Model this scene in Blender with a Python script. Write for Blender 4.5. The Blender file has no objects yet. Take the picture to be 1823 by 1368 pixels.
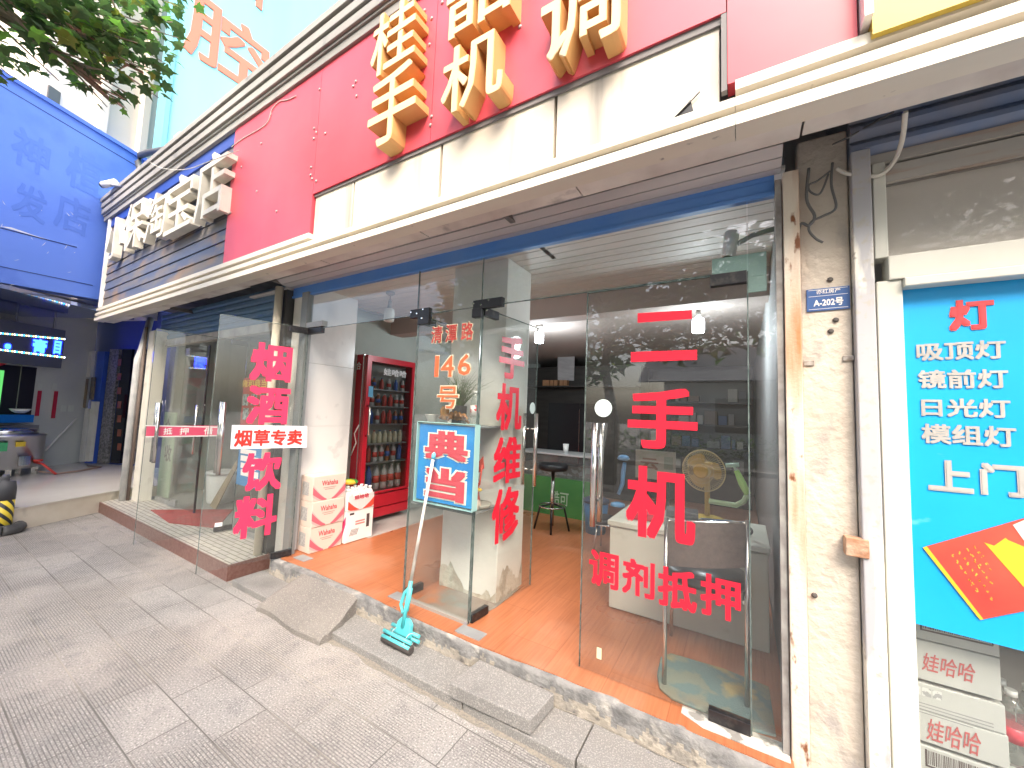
import bpy, bmesh, math, random
from mathutils import Vector, Matrix
random.seed(7)
sc = bpy.context.scene
COL = sc.collection

# ---------------------------------------------------------------- camera
PW, PH, FPX = 1823.0, 1368.0, 685.0
def _cam_axes():
    cx, cy = PW/2, PH/2
    X = -Vector((-229-cx, 693-cy, FPX)); X.normalize()
    Z = Vector((1250-cx, -8500-cy, FPX)); Z -= X*X.dot(Z); Z.normalize()
    Y = Z.cross(X)
    return X, Y, Z
AX, AY, AZ = _cam_axes()
CAM = Vector((0, 0, 1.5))
cam = bpy.data.cameras.new('camera'); camo = bpy.data.objects.new('camera', cam); COL.objects.link(camo)
cam.sensor_width = 36; cam.lens = FPX/PW*36; cam.clip_start = 0.05; cam.clip_end = 500
M = Matrix(((AX.x, -AX.y, -AX.z), (AY.x, -AY.y, -AY.z), (AZ.x, -AZ.y, -AZ.z))).to_4x4()
M.translation = CAM
camo.matrix_world = M
sc.camera = camo

# ---------------------------------------------------------------- world, sun, exposure
SUN_EL, SUN_AZ = math.radians(48), math.radians(148)
w = bpy.data.worlds.new("World"); sc.world = w; w.use_nodes = True
nt = w.node_tree
sky = nt.nodes.new('ShaderNodeTexSky'); sky.sky_type = 'NISHITA'; sky.sun_disc = False
sky.sun_elevation = SUN_EL; sky.sun_rotation = SUN_AZ
sky.air_density = 1.0; sky.dust_density = 6.0; sky.ozone_density = 1.0
bg = nt.nodes['Background']; bg.inputs[1].default_value = 0.15
nt.links.new(sky.outputs[0], bg.inputs[0])
sl = bpy.data.lights.new('sun', 'SUN'); sl.energy = .75; sl.angle = math.radians(38); sl.color = (1, .94, .84)
so = bpy.data.objects.new('sun', sl); COL.objects.link(so)
sdir = Vector((math.sin(SUN_AZ)*math.cos(SUN_EL), math.cos(SUN_AZ)*math.cos(SUN_EL), math.sin(SUN_EL)))
so.rotation_euler = sdir.to_track_quat('Z', 'Y').to_euler(); so.location = (0, -10, 20)
sc.view_settings.view_transform = 'Standard'; sc.view_settings.look = 'None'
sc.view_settings.gamma = 1; sc.view_settings.exposure = 2.1
sc.cycles.max_bounces = 10; sc.cycles.transparent_max_bounces = 24
sc.cycles.diffuse_bounces = 5; sc.cycles.glossy_bounces = 5
sc.cycles.sample_clamp_indirect = 4.0
sc.cycles.caustics_reflective = False; sc.cycles.caustics_refractive = False

# ---------------------------------------------------------------- photo pixel -> point on a real plane
def ray(px, py):
    d = Vector(((px-PW/2)/FPX, (py-PH/2)/FPX, 1))
    return Vector((AX.dot(d), AY.dot(d), AZ.dot(d)))
def onz(px, py, z):
    d = ray(px, py); return CAM + d*((z-CAM.z)/d.z)
class Plane:
    """vertical plane through p0 with horizontal direction u (text runs along u, faces u x z)"""
    def __init__(s, p0, u):
        s.p0 = Vector((p0[0], p0[1], 0)); s.u = Vector((u[0], u[1], 0)).normalized()
        s.v = Vector((0, 0, 1)); s.n = s.u.cross(s.v)
    def at(s, px, py, off=0):
        d = ray(px, py); p0 = s.p0 + s.n*off
        return CAM + d*((p0-CAM).dot(s.n)/d.dot(s.n))
    def shift(s, off): return Plane(s.p0 + s.n*off, s.u)
def YP(y): return Plane((0, y), (1, 0))
def XP(x): return Plane((x, 0), (0, 1))

# ---------------------------------------------------------------- materials
def S(r, g, b):
    f = lambda c: (c/255/12.92) if c/255 <= .04045 else ((c/255+.055)/1.055)**2.4
    return (f(r), f(g), f(b))
MATS = {}
def mat(name, col, rough=.6, col2=None, scale=4, detail=6, lo=.35, hi=.65, bump=0, bscale=40, metal=0, spec=.5,
        stretch=(1, 1, 1), third=None, tscale=1.5, tlo=.55, thi=.75, tstretch=(1, 1, 1), emit=None, estr=0, coat=0):
    if name in MATS: return MATS[name]
    m = bpy.data.materials.new(name); m.use_nodes = True; MATS[name] = m
    n = m.node_tree; N = n.nodes; L = n.links; p = N['Principled BSDF']
    p.inputs['Base Color'].default_value = (*col, 1); p.inputs['Roughness'].default_value = rough
    p.inputs['Metallic'].default_value = metal; p.inputs['Specular IOR Level'].default_value = spec
    p.inputs['Coat Weight'].default_value = coat
    tc = N.new('ShaderNodeTexCoord')
    def noise(sc_, st, dt=detail):
        mp = N.new('ShaderNodeMapping'); mp.inputs['Scale'].default_value = st; L.new(tc.outputs['Object'], mp.inputs['Vector'])
        t = N.new('ShaderNodeTexNoise'); t.inputs['Scale'].default_value = sc_; t.inputs['Detail'].default_value = dt
        L.new(mp.outputs[0], t.inputs['Vector']); return t
    cur = None
    def over(cur, col, t, lo, hi):
        r = N.new('ShaderNodeMapRange'); r.inputs[1].default_value = lo; r.inputs[2].default_value = hi
        L.new(t.outputs['Fac'], r.inputs[0])
        mx = N.new('ShaderNodeMix'); mx.data_type = 'RGBA'
        if cur is None: mx.inputs[6].default_value = (*base, 1)
        else: L.new(cur, mx.inputs[6])
        mx.inputs[7].default_value = (*col, 1); L.new(r.outputs[0], mx.inputs[0]); return mx.outputs[2]
    base = col
    if col2: cur = over(cur, col2, noise(scale, stretch), lo, hi)
    if third: cur = over(cur, third, noise(tscale, tstretch), tlo, thi)
    if cur is not None: L.new(cur, p.inputs['Base Color'])
    if bump:
        b = N.new('ShaderNodeBump'); b.inputs['Strength'].default_value = min(1, bump); b.inputs['Distance'].default_value = .01
        L.new(noise(bscale, (1, 1, 1)).outputs['Fac'], b.inputs['Height']); L.new(b.outputs[0], p.inputs['Normal'])
    if emit: p.inputs['Emission Color'].default_value = (*emit, 1); p.inputs['Emission Strength'].default_value = estr
    return m
def glass(name, tint=(.955, .97, .962), dust=.018, dustcol=(.6, .6, .58), rough=0.0, gain=1.3):
    if name in MATS: return MATS[name]
    m = bpy.data.materials.new(name); m.use_nodes = True; MATS[name] = m
    N = m.node_tree.nodes; L = m.node_tree.links; N.clear()
    out = N.new('ShaderNodeOutputMaterial'); tr = N.new('ShaderNodeBsdfTransparent'); tr.inputs[0].default_value = (*tint, 1)
    gl = N.new('ShaderNodeBsdfGlossy'); gl.inputs['Roughness'].default_value = rough
    lw = N.new('ShaderNodeLayerWeight'); lw.inputs[0].default_value = .5
    pw = N.new('ShaderNodeMath'); pw.operation = 'POWER'; pw.inputs[1].default_value = 5; L.new(lw.outputs['Facing'], pw.inputs[0])
    ma = N.new('ShaderNodeMath'); ma.operation = 'MULTIPLY_ADD'; ma.inputs[1].default_value = .9; ma.inputs[2].default_value = .04*gain; L.new(pw.outputs[0], ma.inputs[0])
    mx = N.new('ShaderNodeMixShader'); L.new(ma.outputs[0], mx.inputs[0]); L.new(tr.outputs[0], mx.inputs[1]); L.new(gl.outputs[0], mx.inputs[2])
    df = N.new('ShaderNodeBsdfDiffuse'); df.inputs[0].default_value = (*dustcol, 1)
    tc = N.new('ShaderNodeTexCoord'); nz = N.new('ShaderNodeTexNoise'); nz.inputs['Scale'].default_value = 2.2; nz.inputs['Detail'].default_value = 8
    L.new(tc.outputs['Object'], nz.inputs['Vector'])
    mr = N.new('ShaderNodeMapRange'); mr.inputs[1].default_value = .25; mr.inputs[2].default_value = .8; mr.inputs[3].default_value = dust*.4; mr.inputs[4].default_value = dust*1.8
    L.new(nz.outputs['Fac'], mr.inputs[0])
    m2 = N.new('ShaderNodeMixShader'); L.new(mr.outputs[0], m2.inputs[0]); L.new(mx.outputs[0], m2.inputs[1]); L.new(df.outputs[0], m2.inputs[2])
    L.new(m2.outputs[0], out.inputs[0]); return m
def emis(name, col, s):
    return mat(name, col, .5, emit=col, estr=s)

# plain colours
WHITE = mat('white_paint', (.78, .77, .73), .55, (.62, .6, .54), 3, lo=.5, hi=.8)
CLEANWHITE = mat('clean_white', (.82, .82, .8), .5)
BLACK = mat('black_plastic', (.015, .015, .017), .4)
DARKMETAL = mat('dark_metal', (.05, .05, .055), .35, (.12, .11, .1), 30, lo=.5, hi=.8, metal=.8)
STEEL = mat('brushed_steel', (.62, .61, .59), .18, metal=1)
CHROME = mat('chrome', (.75, .74, .72), .08, metal=1)
GREYMETAL = mat('grey_metal', (.36, .37, .37), .45, (.27, .27, .27), 6, metal=.3)
REDVINYL = mat('red_vinyl', (.6, .012, .035), .4)
PINKVINYL = mat('pink_red_vinyl', (.72, .035, .11), .4)
ORANGEVINYL = mat('orange_vinyl', (.72, .13, .05), .4)
WHITEVINYL = mat('white_vinyl', (.85, .83, .8), .45)
GLASS = glass('clear_glass')
UPPERGLASS = glass('dim_pane', (.95, .95, .95), .01, gain=.3)
DUSTGLASS = glass('dusty_glass', (.93, .94, .935), .014, gain=1.5)
EDGE = mat('glass_edge', (.05, .075, .07), .12, (.16, .2, .19), 20, spec=.7)
WIRE = mat('grey_wire', (.12, .12, .12), .5)
PALEWIRE = mat('pale_wire', (.6, .58, .52), .5)
BLUEPAINT = mat('blue_shutter_paint', (.09, .27, .7), .5, (.13, .3, .68), 3, third=S(120, 120, 115), tscale=5, tlo=.66, thi=.72, tstretch=(.4, 1, 3))
DARK = mat('dark_wood', (.018, .015, .014), .45, (.03, .026, .024), 3, stretch=(1, 1, 6))
PLASTER = mat('plaster', (.8, .8, .75), .85, (.7, .7, .65), 2.5, bump=.35, bscale=25, third=(.42, .4, .35), tscale=1.1, tlo=.58, thi=.75)

# ---------------------------------------------------------------- mesh builder
class MB:
    def __init__(s): s.v = []; s.f = []; s.m = []; s.sm = []
    def face(s, idx, mi=0, sm=False): s.f.append(idx); s.m.append(mi); s.sm.append(sm)
    def add(s, vs, fs, mi=0, sm=False):
        b = len(s.v); s.v += [Vector(a) for a in vs]
        for f in fs: s.face([b+i for i in f], mi, sm)
        return s
    def obox(s, o, a, b, c, mi=0):
        o, a, b, c = map(Vector, (o, a, b, c))
        vs = [o, o+a, o+a+b, o+b, o+c, o+a+c, o+a+b+c, o+b+c]
        fs = [(0, 3, 2, 1), (4, 5, 6, 7), (0, 1, 5, 4), (1, 2, 6, 5), (2, 3, 7, 6), (3, 0, 4, 7)]
        if a.cross(b).dot(c) < 0: fs = [f[::-1] for f in fs]
        return s.add(vs, fs, mi)
    def box(s, x0, y0, z0, x1, y1, z1, mi=0):
        return s.obox((x0, y0, z0), (x1-x0, 0, 0), (0, y1-y0, 0), (0, 0, z1-z0), mi)
    def prism(s, pts, ext, mi=0):
        """polygon pts extruded by vector ext"""
        pts = [Vector(p) for p in pts]; ext = Vector(ext); n = len(pts)
        nrm = Vector((0, 0, 0))
        for i in range(n): nrm += pts[i].cross(pts[(i+1) % n])
        if nrm.dot(ext) > 0: pts = pts[::-1]
        vs = pts + [p+ext for p in pts]
        fs = [tuple(range(n)), tuple(range(2*n-1, n-1, -1))] + [(i, i+n, (i+1) % n+n, (i+1) % n) for i in range(n)]
        fs = [fs[0], fs[1]] + [f[::1] for f in fs[2:]]
        return s.add(vs, fs, mi)
    def tube(s, path, r, n=10, mi=0, cap=True):
        P = [Vector(p) for p in path]; R = r if isinstance(r, (list, tuple)) else [r]*len(P)
        b = len(s.v); up = None
        for i, p in enumerate(P):
            t = (P[min(i+1, len(P)-1)] - P[max(i-1, 0)]).normalized()
            if up is None:
                up = Vector((0, 0, 1)) if abs(t.z) < .9 else Vector((1, 0, 0))
            x = up.cross(t); x.normalize(); y = t.cross(x); up = y
            for k in range(n):
                a = 2*math.pi*k/n; s.v.append(p + (x*math.cos(a)+y*math.sin(a))*R[i])
        for i in range(len(P)-1):
            for k in range(n):
                k2 = (k+1) % n
                s.face((b+i*n+k, b+i*n+k2, b+(i+1)*n+k2, b+(i+1)*n+k), mi, True)
        if cap:
            s.face(tuple(b+k for k in range(n))[::-1], mi); e = b+(len(P)-1)*n
            s.face(tuple(e+k for k in range(n)), mi)
        return s
    def lathe(s, prof, c=(0, 0, 0), n=16, mi=0, axis=None):
        """profile [(r,z)] about z (or axis matrix)"""
        c = Vector(c); b = len(s.v)
        for r, z in prof:
            for k in range(n):
                a = 2*math.pi*k/n; p = Vector((r*math.cos(a), r*math.sin(a), z))
                s.v.append(c + (axis @ p if axis else p))
        for i in range(len(prof)-1):
            for k in range(n):
                k2 = (k+1) % n
                s.face((b+i*n+k, b+i*n+k2, b+(i+1)*n+k2, b+(i+1)*n+k), mi, True)
        s.face(tuple(b+k for k in range(n))[::-1], mi); e = b+(len(prof)-1)*n
        s.face(tuple(e+k for k in range(n)), mi)
        return s
    def torus(s, c, R, r, u=(1, 0, 0), v=(0, 0, 1), n=24, m=8, mi=0, a0=0, a1=2*math.pi):
        u, v, c = Vector(u), Vector(v), Vector(c); full = abs(a1-a0-2*math.pi) < 1e-4
        pts = [c+(u*math.cos(a0+(a1-a0)*i/n)+v*math.sin(a0+(a1-a0)*i/n))*R for i in range(n+1)]
        return s.tube(pts, r, m, mi)
    def build(s, name, m=None, parent=None, bevel=0, label=None):
        me = bpy.data.meshes.new(name)
        off = Vector((0, 0, 0)); q = parent
        while q is not None: off += q.location; q = q.parent
        me.from_pydata([v-off for v in s.v], [], s.f)
        ms = m if isinstance(m, (list, tuple)) else [m]
        for x in ms: me.materials.append(x)
        me.polygons.foreach_set('material_index', s.m); me.polygons.foreach_set('use_smooth', s.sm)
        me.update()
        o = bpy.data.objects.new(name, me); COL.objects.link(o); o.parent = parent
        if bevel:
            md = o.modifiers.new('bevel', 'BEVEL'); md.width = bevel; md.segments = 2; md.limit_method = 'ANGLE'; md.angle_limit = .6
        if label: o['label'] = label
        return o
def thing(name, loc, label, cat, group=None):
    o = bpy.data.objects.new(name, None); COL.objects.link(o); o.location = loc; o.empty_display_size = .1
    return tag(o, label, cat, group)
def tag(o, label, cat, group=None):
    o['label'] = label; o['category'] = cat
    if group: o['group'] = group
    return o
def struct(o): o['kind'] = 'structure'; return o
def copy_tree(o, loc, label=None, group=None):
    r = o.copy(); COL.objects.link(r); r.location = loc
    if label: r['label'] = label
    if group: r['group'] = group
    def rec(a, b):
        for ch in list(a.children):
            c = ch.copy(); COL.objects.link(c); c.parent = b; rec(ch, c)
    rec(o, r); return r

# ---------------------------------------------------------------- lettering
_glyph = {}
def glyphs(s, bold, slant=0):
    key = (s, bold, slant)
    if key in _glyph: return _glyph[key]
    c = bpy.data.curves.new('t', 'FONT'); c.body = s; c.size = 1; c.resolution_u = 2; c.shear = slant
    o = bpy.data.objects.new('t', c); COL.objects.link(o)
    dg = bpy.context.evaluated_depsgraph_get(); dg.update()
    me = bpy.data.meshes.new_from_object(o.evaluated_get(dg))
    vs = [v.co.copy() for v in me.vertices]; fs = [tuple(p.vertices) for p in me.polygons]
    nn = sum((p.normal.z for p in me.polygons))
    if nn < 0: fs = [f[::-1] for f in fs]
    ed = {}
    for f in fs:
        for i in range(len(f)):
            a, b = f[i], f[(i+1) % len(f)]
            if (b, a) in ed: ed[(b, a)] = 2
            else: ed[(a, b)] = 1
    # border edges
    bset = [e for e, k in ed.items() if k == 1]
    bpy.data.objects.remove(o); bpy.data.curves.remove(c); bpy.data.meshes.remove(me)
    ring = [(0, 0)]
    if bold:
        r = bold
        while r > .001:
            ring += [(r*a_, r*b_) for a_, b_ in ((1, 1), (-1, 1), (-1, -1), (1, -1), (1, 0), (-1, 0), (0, 1), (0, -1))]
            r -= .035
        ring = [(x*(1-.013*i), y*(1-.011*i)) for i, (x, y) in enumerate(ring)]
    _glyph[key] = (vs, fs, bset, ring); return _glyph[key]
def letter_mesh(mb, s, c, u, v, w_, h_, depth=0, bold=.03, mi=0, lay=.00012, slant=0, base=0, pad=0):
    """ink box of string s fitted to w_ x h_ centred at c; faces u x v; depth>0 = solid letter standing depth off c's plane"""
    vs, fs, bs, ring = glyphs(s, 0, slant)
    vs, fs, bs, ring = glyphs(s, bold, slant)
    u, v, c = Vector(u), Vector(v), Vector(c); n = u.cross(v)
    x0 = min(p.x for p in vs); x1 = max(p.x for p in vs); y0 = min(p.y for p in vs); y1 = max(p.y for p in vs)
    b0 = pad if pad else bold
    kx = w_/(x1-x0+2*b0); ky = h_/(y1-y0+2*b0)
    cx, cy = (x0+x1)/2, (y0+y1)/2
    for i, (dx, dy) in enumerate(ring):
        zz = base + depth + i*(lay if depth == 0 else .0004)
        P = [c + u*((p.x-cx+dx)*kx) + v*((p.y-cy+dy)*ky) for p in vs]
        mb.add([p+n*zz for p in P], fs, mi)
        if depth:
            b = len(mb.v); mb.v += [p+n*zz for p in P]+[p.copy() for p in P]; k = len(P)
            for a, e in bs: mb.face((b+e, b+a, b+a+k, b+e+k), mi)
def decal(s, plane, x0, y0, x1, y1, m, parent=None, name='letter', bold=.035, off=.006, outline=None, ob=.07, depth=0, slant=0):
    """string on a plane so that its ink box spans photo pixels x0..x1, y0..y1"""
    xm, ym = (x0+x1)/2, (y0+y1)/2
    c = plane.at(xm, ym, off); w_ = (plane.at(x1, ym, off)-plane.at(x0, ym, off)).dot(plane.u)
    h_ = plane.at(xm, y0, off).z - plane.at(xm, y1, off).z
    mb = MB(); letter_mesh(mb, s, c, plane.u, plane.v, abs(w_), abs(h_), depth, bold, slant=slant)
    o = mb.build(name, m, parent)
    if outline:
        mb = MB(); em = abs(h_)
        letter_mesh(mb, s, c - plane.n*.004, plane.u, plane.v, abs(w_)*1.09, abs(h_)*1.09, 0, bold+.035, slant=slant)
        mb.build('letter_outline', outline, o)
    return o
def rect(mb, plane, x0, y0, x1, y1, off=0, th=.004, mi=0):
    """upright rectangle on plane: pixel corners of its diagonal"""
    a = plane.at(x0, y1, off); b = plane.at(x1, y0, off)
    wd = (b-a).dot(plane.u)
    return mb.obox(a, plane.u*wd, plane.v*(b.z-a.z), plane.n*(-th), mi)
def poly(mb, plane, pts, off=0, th=.004, mi=0):
    return mb.prism([plane.at(x, y, off) for x, y in pts], plane.n*(-th), mi)

# ================================================================ SETTING
def paving_mat():
    m = bpy.data.materials.new('granite_paving'); m.use_nodes = True
    N = m.node_tree.nodes; L = m.node_tree.links; p = N['Principled BSDF']; p.inputs['Roughness'].default_value = .85
    tc = N.new('ShaderNodeTexCoord')
    def brick(w_, h_, mort, smooth=.1, off=.5):
        b = N.new('ShaderNodeTexBrick'); b.inputs['Scale'].default_value = 1; b.inputs['Brick Width'].default_value = w_
        b.inputs['Row Height'].default_value = h_; b.inputs['Mortar Size'].default_value = mort; b.inputs['Mortar Smooth'].default_value = smooth
        b.offset = off; b.inputs['Color1'].default_value = (0, 0, 0, 1); b.inputs['Color2'].default_value = (1, 1, 1, 1); b.inputs['Mortar'].default_value = (.5, .5, .5, 1)
        L.new(tc.outputs['Object'], b.inputs['Vector']); return b
    slab = brick(.45, .226, .0028)
    rib = brick(.055, .0125, .0028, .6)
    def noise(s, d=4):
        t = N.new('ShaderNodeTexNoise'); t.inputs['Scale'].default_value = s; t.inputs['Detail'].default_value = d; L.new(tc.outputs['Object'], t.inputs['Vector']); return t
    def mix(fac, a, b, mode='MIX'):
        x = N.new('ShaderNodeMix'); x.data_type = 'RGBA'; x.blend_type = mode
        for i, q in ((0, fac), (6, a), (7, b)):
            if isinstance(q, (int, float)): x.inputs[i].default_value = q
            elif isinstance(q, tuple): x.inputs[i].default_value = (*q, 1)
            else: L.new(q, x.inputs[i])
        return x.outputs[2]
    def rng(src, a, b, c=0, d=1):
        r = N.new('ShaderNodeMapRange'); r.inputs[1].default_value = a; r.inputs[2].default_value = b; r.inputs[3].default_value = c; r.inputs[4].default_value = d; L.new(src, r.inputs[0]); return r.outputs[0]
    big = noise(1.1, 5); fine = noise(120, 3); mid = noise(9, 6)
    col = mix(rng(slab.outputs['Color'], 0, 1), (.255, .243, .228), (.325, .31, .29))
    col = mix(rng(big.outputs['Fac'], .38, .68), col, (.35, .318, .285))
    col = mix(rng(mid.outputs['Fac'], .52, .75, 0, .5), col, (.15, .15, .15))
    col = mix(rng(fine.outputs['Fac'], .55, .72, 0, .9), col, (.58, .55, .51))
    col = mix(rng(fine.outputs['Fac'], .3, .44, .8, 0), col, (.085, .085, .085))
    ribm = rng(noise(1.7, 2).outputs['Fac'], .42, .55)
    mk = N.new('ShaderNodeMath'); mk.operation = 'MULTIPLY'; L.new(rib.outputs['Fac'], mk.inputs[0]); L.new(ribm, mk.inputs[1])
    col = mix(rng(mk.outputs[0], 0, 1, 0, .62), col, (.1, .098, .095))
    col = mix(slab.outputs['Fac'], col, mix(rng(big.outputs['Fac'], .45, .6), (.13, .122, .112), (.36, .33, .28)))
    L.new(col, p.inputs['Base Color'])
    h = N.new('ShaderNodeMath'); h.operation = 'MULTIPLY_ADD'; h.inputs[1].default_value = -.6; L.new(mk.outputs[0], h.inputs[0]); L.new(fine.outputs['Fac'], h.inputs[2])
    h2 = N.new('ShaderNodeMath'); h2.operation = 'MULTIPLY_ADD'; h2.inputs[1].default_value = -1.5; L.new(slab.outputs['Fac'], h2.inputs[0]); L.new(h.outputs[0], h2.inputs[2])
    b = N.new('ShaderNodeBump'); b.inputs['Strength'].default_value = .55; b.inputs['Distance'].default_value = .004; L.new(h2.outputs[0], b.inputs['Height']); L.new(b.outputs[0], p.inputs['Normal'])
    return m
PAVING = paving_mat()
KERBSTONE = mat('kerb_stone', (.22, .212, .2), .85, (.38, .36, .33), 150, lo=.5, hi=.66, bump=.5, bscale=150, third=(.15, .145, .14), tscale=2.5, tlo=.55, thi=.8)
ASPHALT = mat('asphalt', (.05, .05, .052), .9, (.08, .08, .08), 90, bump=.4, bscale=150)
CONCRETE = mat('rough_concrete', (.25, .235, .215), .95, (.14, .138, .135), 6, lo=.42, hi=.6, bump=1, bscale=60, third=(.4, .36, .3), tscale=3.2, tlo=.57, thi=.7)
struct(MB().box(-80, -80, -.3, 80, 80, -.13).build('road', ASPHALT))
struct(MB().box(-80, -3.4, -.2, 80, 40, 0).build('pavement', PAVING))
b = MB()
b.box(-80, -3.58, -.2, 80, -3.404, .01)
struct(b.build('road_kerb', KERBSTONE, bevel=.01))
b = MB(); x = -3.62; random.seed(3)
while x < 3:
    l = .6; x1 = x+l
    b.box(x+.003, 1.657+random.uniform(-.006, .006), -.02, x1-.003, 1.895, .047+random.uniform(-.004, .003)); x = x1
struct(b.build('step_kerb', KERBSTONE, bevel=.006))

# orange timber-look tiles of the shop floor with its rough broken front
def tile_floor():
    m = bpy.data.materials.new('orange_floor_tile'); m.use_nodes = True
    N = m.node_tree.nodes; L = m.node_tree.links; p = N['Principled BSDF']; p.inputs['Roughness'].default_value = .3
    tc = N.new('ShaderNodeTexCoord')
    mp = N.new('ShaderNodeMapping'); mp.inputs['Rotation'].default_value = (0, 0, math.radians(90)); L.new(tc.outputs['Object'], mp.inputs[0])
    br = N.new('ShaderNodeTexBrick'); br.inputs['Scale'].default_value = 1; br.inputs['Brick Width'].default_value = .6; br.inputs['Row Height'].default_value = .3; br.inputs['Mortar Size'].default_value = .0022
    br.inputs['Color1'].default_value = (.4, .142, .062, 1); br.inputs['Color2'].default_value = (.43, .155, .068, 1); br.inputs['Mortar'].default_value = (.32, .1, .04, 1)
    L.new(mp.outputs[0], br.inputs['Vector'])
    m2 = N.new('ShaderNodeMapping'); m2.inputs['Scale'].default_value = (26, 1.2, 1); L.new(tc.outputs['Object'], m2.inputs[0])
    nz = N.new('ShaderNodeTexNoise'); nz.inputs['Scale'].default_value = 3; nz.inputs['Detail'].default_value = 8; L.new(m2.outputs[0], nz.inputs['Vector'])
    mx = N.new('ShaderNodeMix'); mx.data_type = 'RGBA'; mx.blend_type = 'MULTIPLY'; mr = N.new('ShaderNodeMapRange'); mr.inputs[1].default_value = .4; mr.inputs[2].default_value = .7; mr.inputs[4].default_value = .55
    L.new(nz.outputs['Fac'], mr.inputs[0]); L.new(mr.outputs[0], mx.inputs[0]); L.new(br.outputs['Color'], mx.inputs[6]); mx.inputs[7].default_value = (.62, .5, .42, 1)
    n2 = N.new('ShaderNodeTexNoise'); n2.inputs['Scale'].default_value = 1.6; n2.inputs['Detail'].default_value = 9; L.new(tc.outputs['Object'], n2.inputs['Vector'])
    r2 = N.new('ShaderNodeMapRange'); r2.inputs[1].default_value = .56; r2.inputs[2].default_value = .75; r2.inputs[4].default_value = .4; L.new(n2.outputs['Fac'], r2.inputs[0])
    m3 = N.new('ShaderNodeMix'); m3.data_type = 'RGBA'; L.new(r2.outputs[0], m3.inputs[0]); L.new(mx.outputs[2], m3.inputs[6]); m3.inputs[7].default_value = (.5, .3, .2, 1)
    L.new(m3.outputs[2], p.inputs['Base Color'])
    r3 = N.new('ShaderNodeMapRange'); r3.inputs[1].default_value = .3; r3.inputs[2].default_value = .7; r3.inputs[3].default_value = .22; r3.inputs[4].default_value = .5; L.new(n2.outputs['Fac'], r3.inputs[0]); L.new(r3.outputs[0], p.inputs['Roughness'])
    return m
FLOORZ = .175
ORANGE = tile_floor()
struct(MB().prism([(-3.42, 1.93, FLOORZ), (-3.2, 1.935, FLOORZ), (-3.02, 1.945, FLOORZ), (-2.35, 1.93, FLOORZ), (-1.9, 1.9, FLOORZ), (-1.3, 1.895, FLOORZ), (-.9, 1.915, FLOORZ), (.16, 1.915, FLOORZ), (.16, 8.2, FLOORZ), (-3.53, 8.2, FLOORZ), (-3.53, 2.0, FLOORZ)], (0, 0, -.1)).build('shop_floor', ORANGE))
struct(MB().box(-5.2, 2.72, .05, -3.28, 8.2, FLOORZ+.004).build('alcove_floor', mat('pale_floor_tile', (.5, .48, .45), .25, (.42, .4, .37), 3)))
# ragged concrete face under the tiles: a grid pushed about
b = MB(); random.seed(11); nx, nz = 260, 9
def ragged(x0, x1, y0, y1, z0, z1, nx, amp):
    b0 = len(b.v)
    ph = [random.uniform(0, 6.28) for _ in range(14)]
    def hn(x, k): return sum(math.sin(x*(3.1+2.7*i)+ph[i]+k*1.7*(i % 3))/(1+.35*i) for i in range(14))/3
    for j in range(nz+1):
        for i in range(nx+1):
            x = x0+(x1-x0)*i/nx; t = j/nz
            z = z0+(z1-z0)*min(1, t*1.25); y = y0 + (y1-y0)*max(0, t-.8)/.2
            if t <= .8: y += amp*.6*hn(x, t*3) - .010*(1-t) + .0022*random.uniform(-1, 1)
            else: z += .006*hn(x*1.3, 5)*(1 if t < .95 else .2); y += amp*.8*hn(x*1.9, 2)*(1-t)*5
            b.v.append(Vector((x, y, z)))
    for j in range(nz):
        for i in range(nx):
            q = b0+j*(nx+1)+i; b.face((q, q+1, q+nx+2, q+nx+1), 1 if j > 3+2.2*hn(i*.05, 1) else 0, True)
ragged(-3.5, .17, 1.893, 1.95, .03, FLOORZ-.003, nx, .011)
struct(b.build('step_riser', [mat('pale_render', (.38, .34, .28), .95, (.25, .23, .2), 9, lo=.45, hi=.6, bump=1, bscale=45, third=(.14, .13, .12), tscale=12, tlo=.6, thi=.68), mat('grey_mortar', (.24, .235, .225), .95, (.15, .148, .145), 9, lo=.45, hi=.6, bump=1, bscale=45, third=(.4, .38, .34), tscale=8, tlo=.58, thi=.7)]))
b = MB(); b.box(-3.5, 1.95, 0, .17, 2.2, FLOORZ-.11); b.box(-3.3, 2.2, 0, .16, 8, .06)
struct(b.build('step_core', CONCRETE))
# cement repairs around the floor springs
for nm, x0, y0, x1, y1, t in (('floor_spring_cover', -1.50, 1.925, -1.32, 2.01, 'grey steel floor spring cover at the foot of the glass corner'),
                              ('floor_spring_cover', -2.16, 1.99, -2.0, 2.08, 'grey steel floor spring cover behind the head of the mop'),
                              ('floor_spring_cover', -3.36, 2.0, -3.2, 2.09, 'grey steel floor spring cover beside the bottom drinks carton')):
    o = MB().box(x0, y0, FLOORZ-.01, x1, y1, FLOORZ+.005).build(nm, GREYMETAL, bevel=.002); tag(o, t, 'floor plate')
b = MB().prism([(-1.95, 2.06, 0), (-1.5, 2.06, 0), (-1.45, 2.3, 0), (-1.46, 2.72, 0), (-1.99, 2.72, 0)], (0, 0, .006))
for i, v in enumerate(b.v): b.v[i] = v+Vector((0, 0, FLOORZ))
struct(b.build('cement_patch', mat('cement', (.3, .28, .25), .7, (.2, .17, .14), 3, third=(.42, .16, .07), tscale=3, tlo=.55, thi=.7))) 
b = MB().prism([(-.16, 1.96, FLOORZ+.001), (.15, 1.96, FLOORZ+.001), (.15, 2.06, FLOORZ+.001), (-.25, 2.05, FLOORZ+.001), (-.25, 2.0, FLOORZ+.001)], (0, 0, .003))
struct(b.build('cement_patch', mat('old_mortar', (.55, .53, .48), .9, (.25, .24, .22), 12, lo=.5, hi=.56, bump=.6, bscale=40)))
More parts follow.
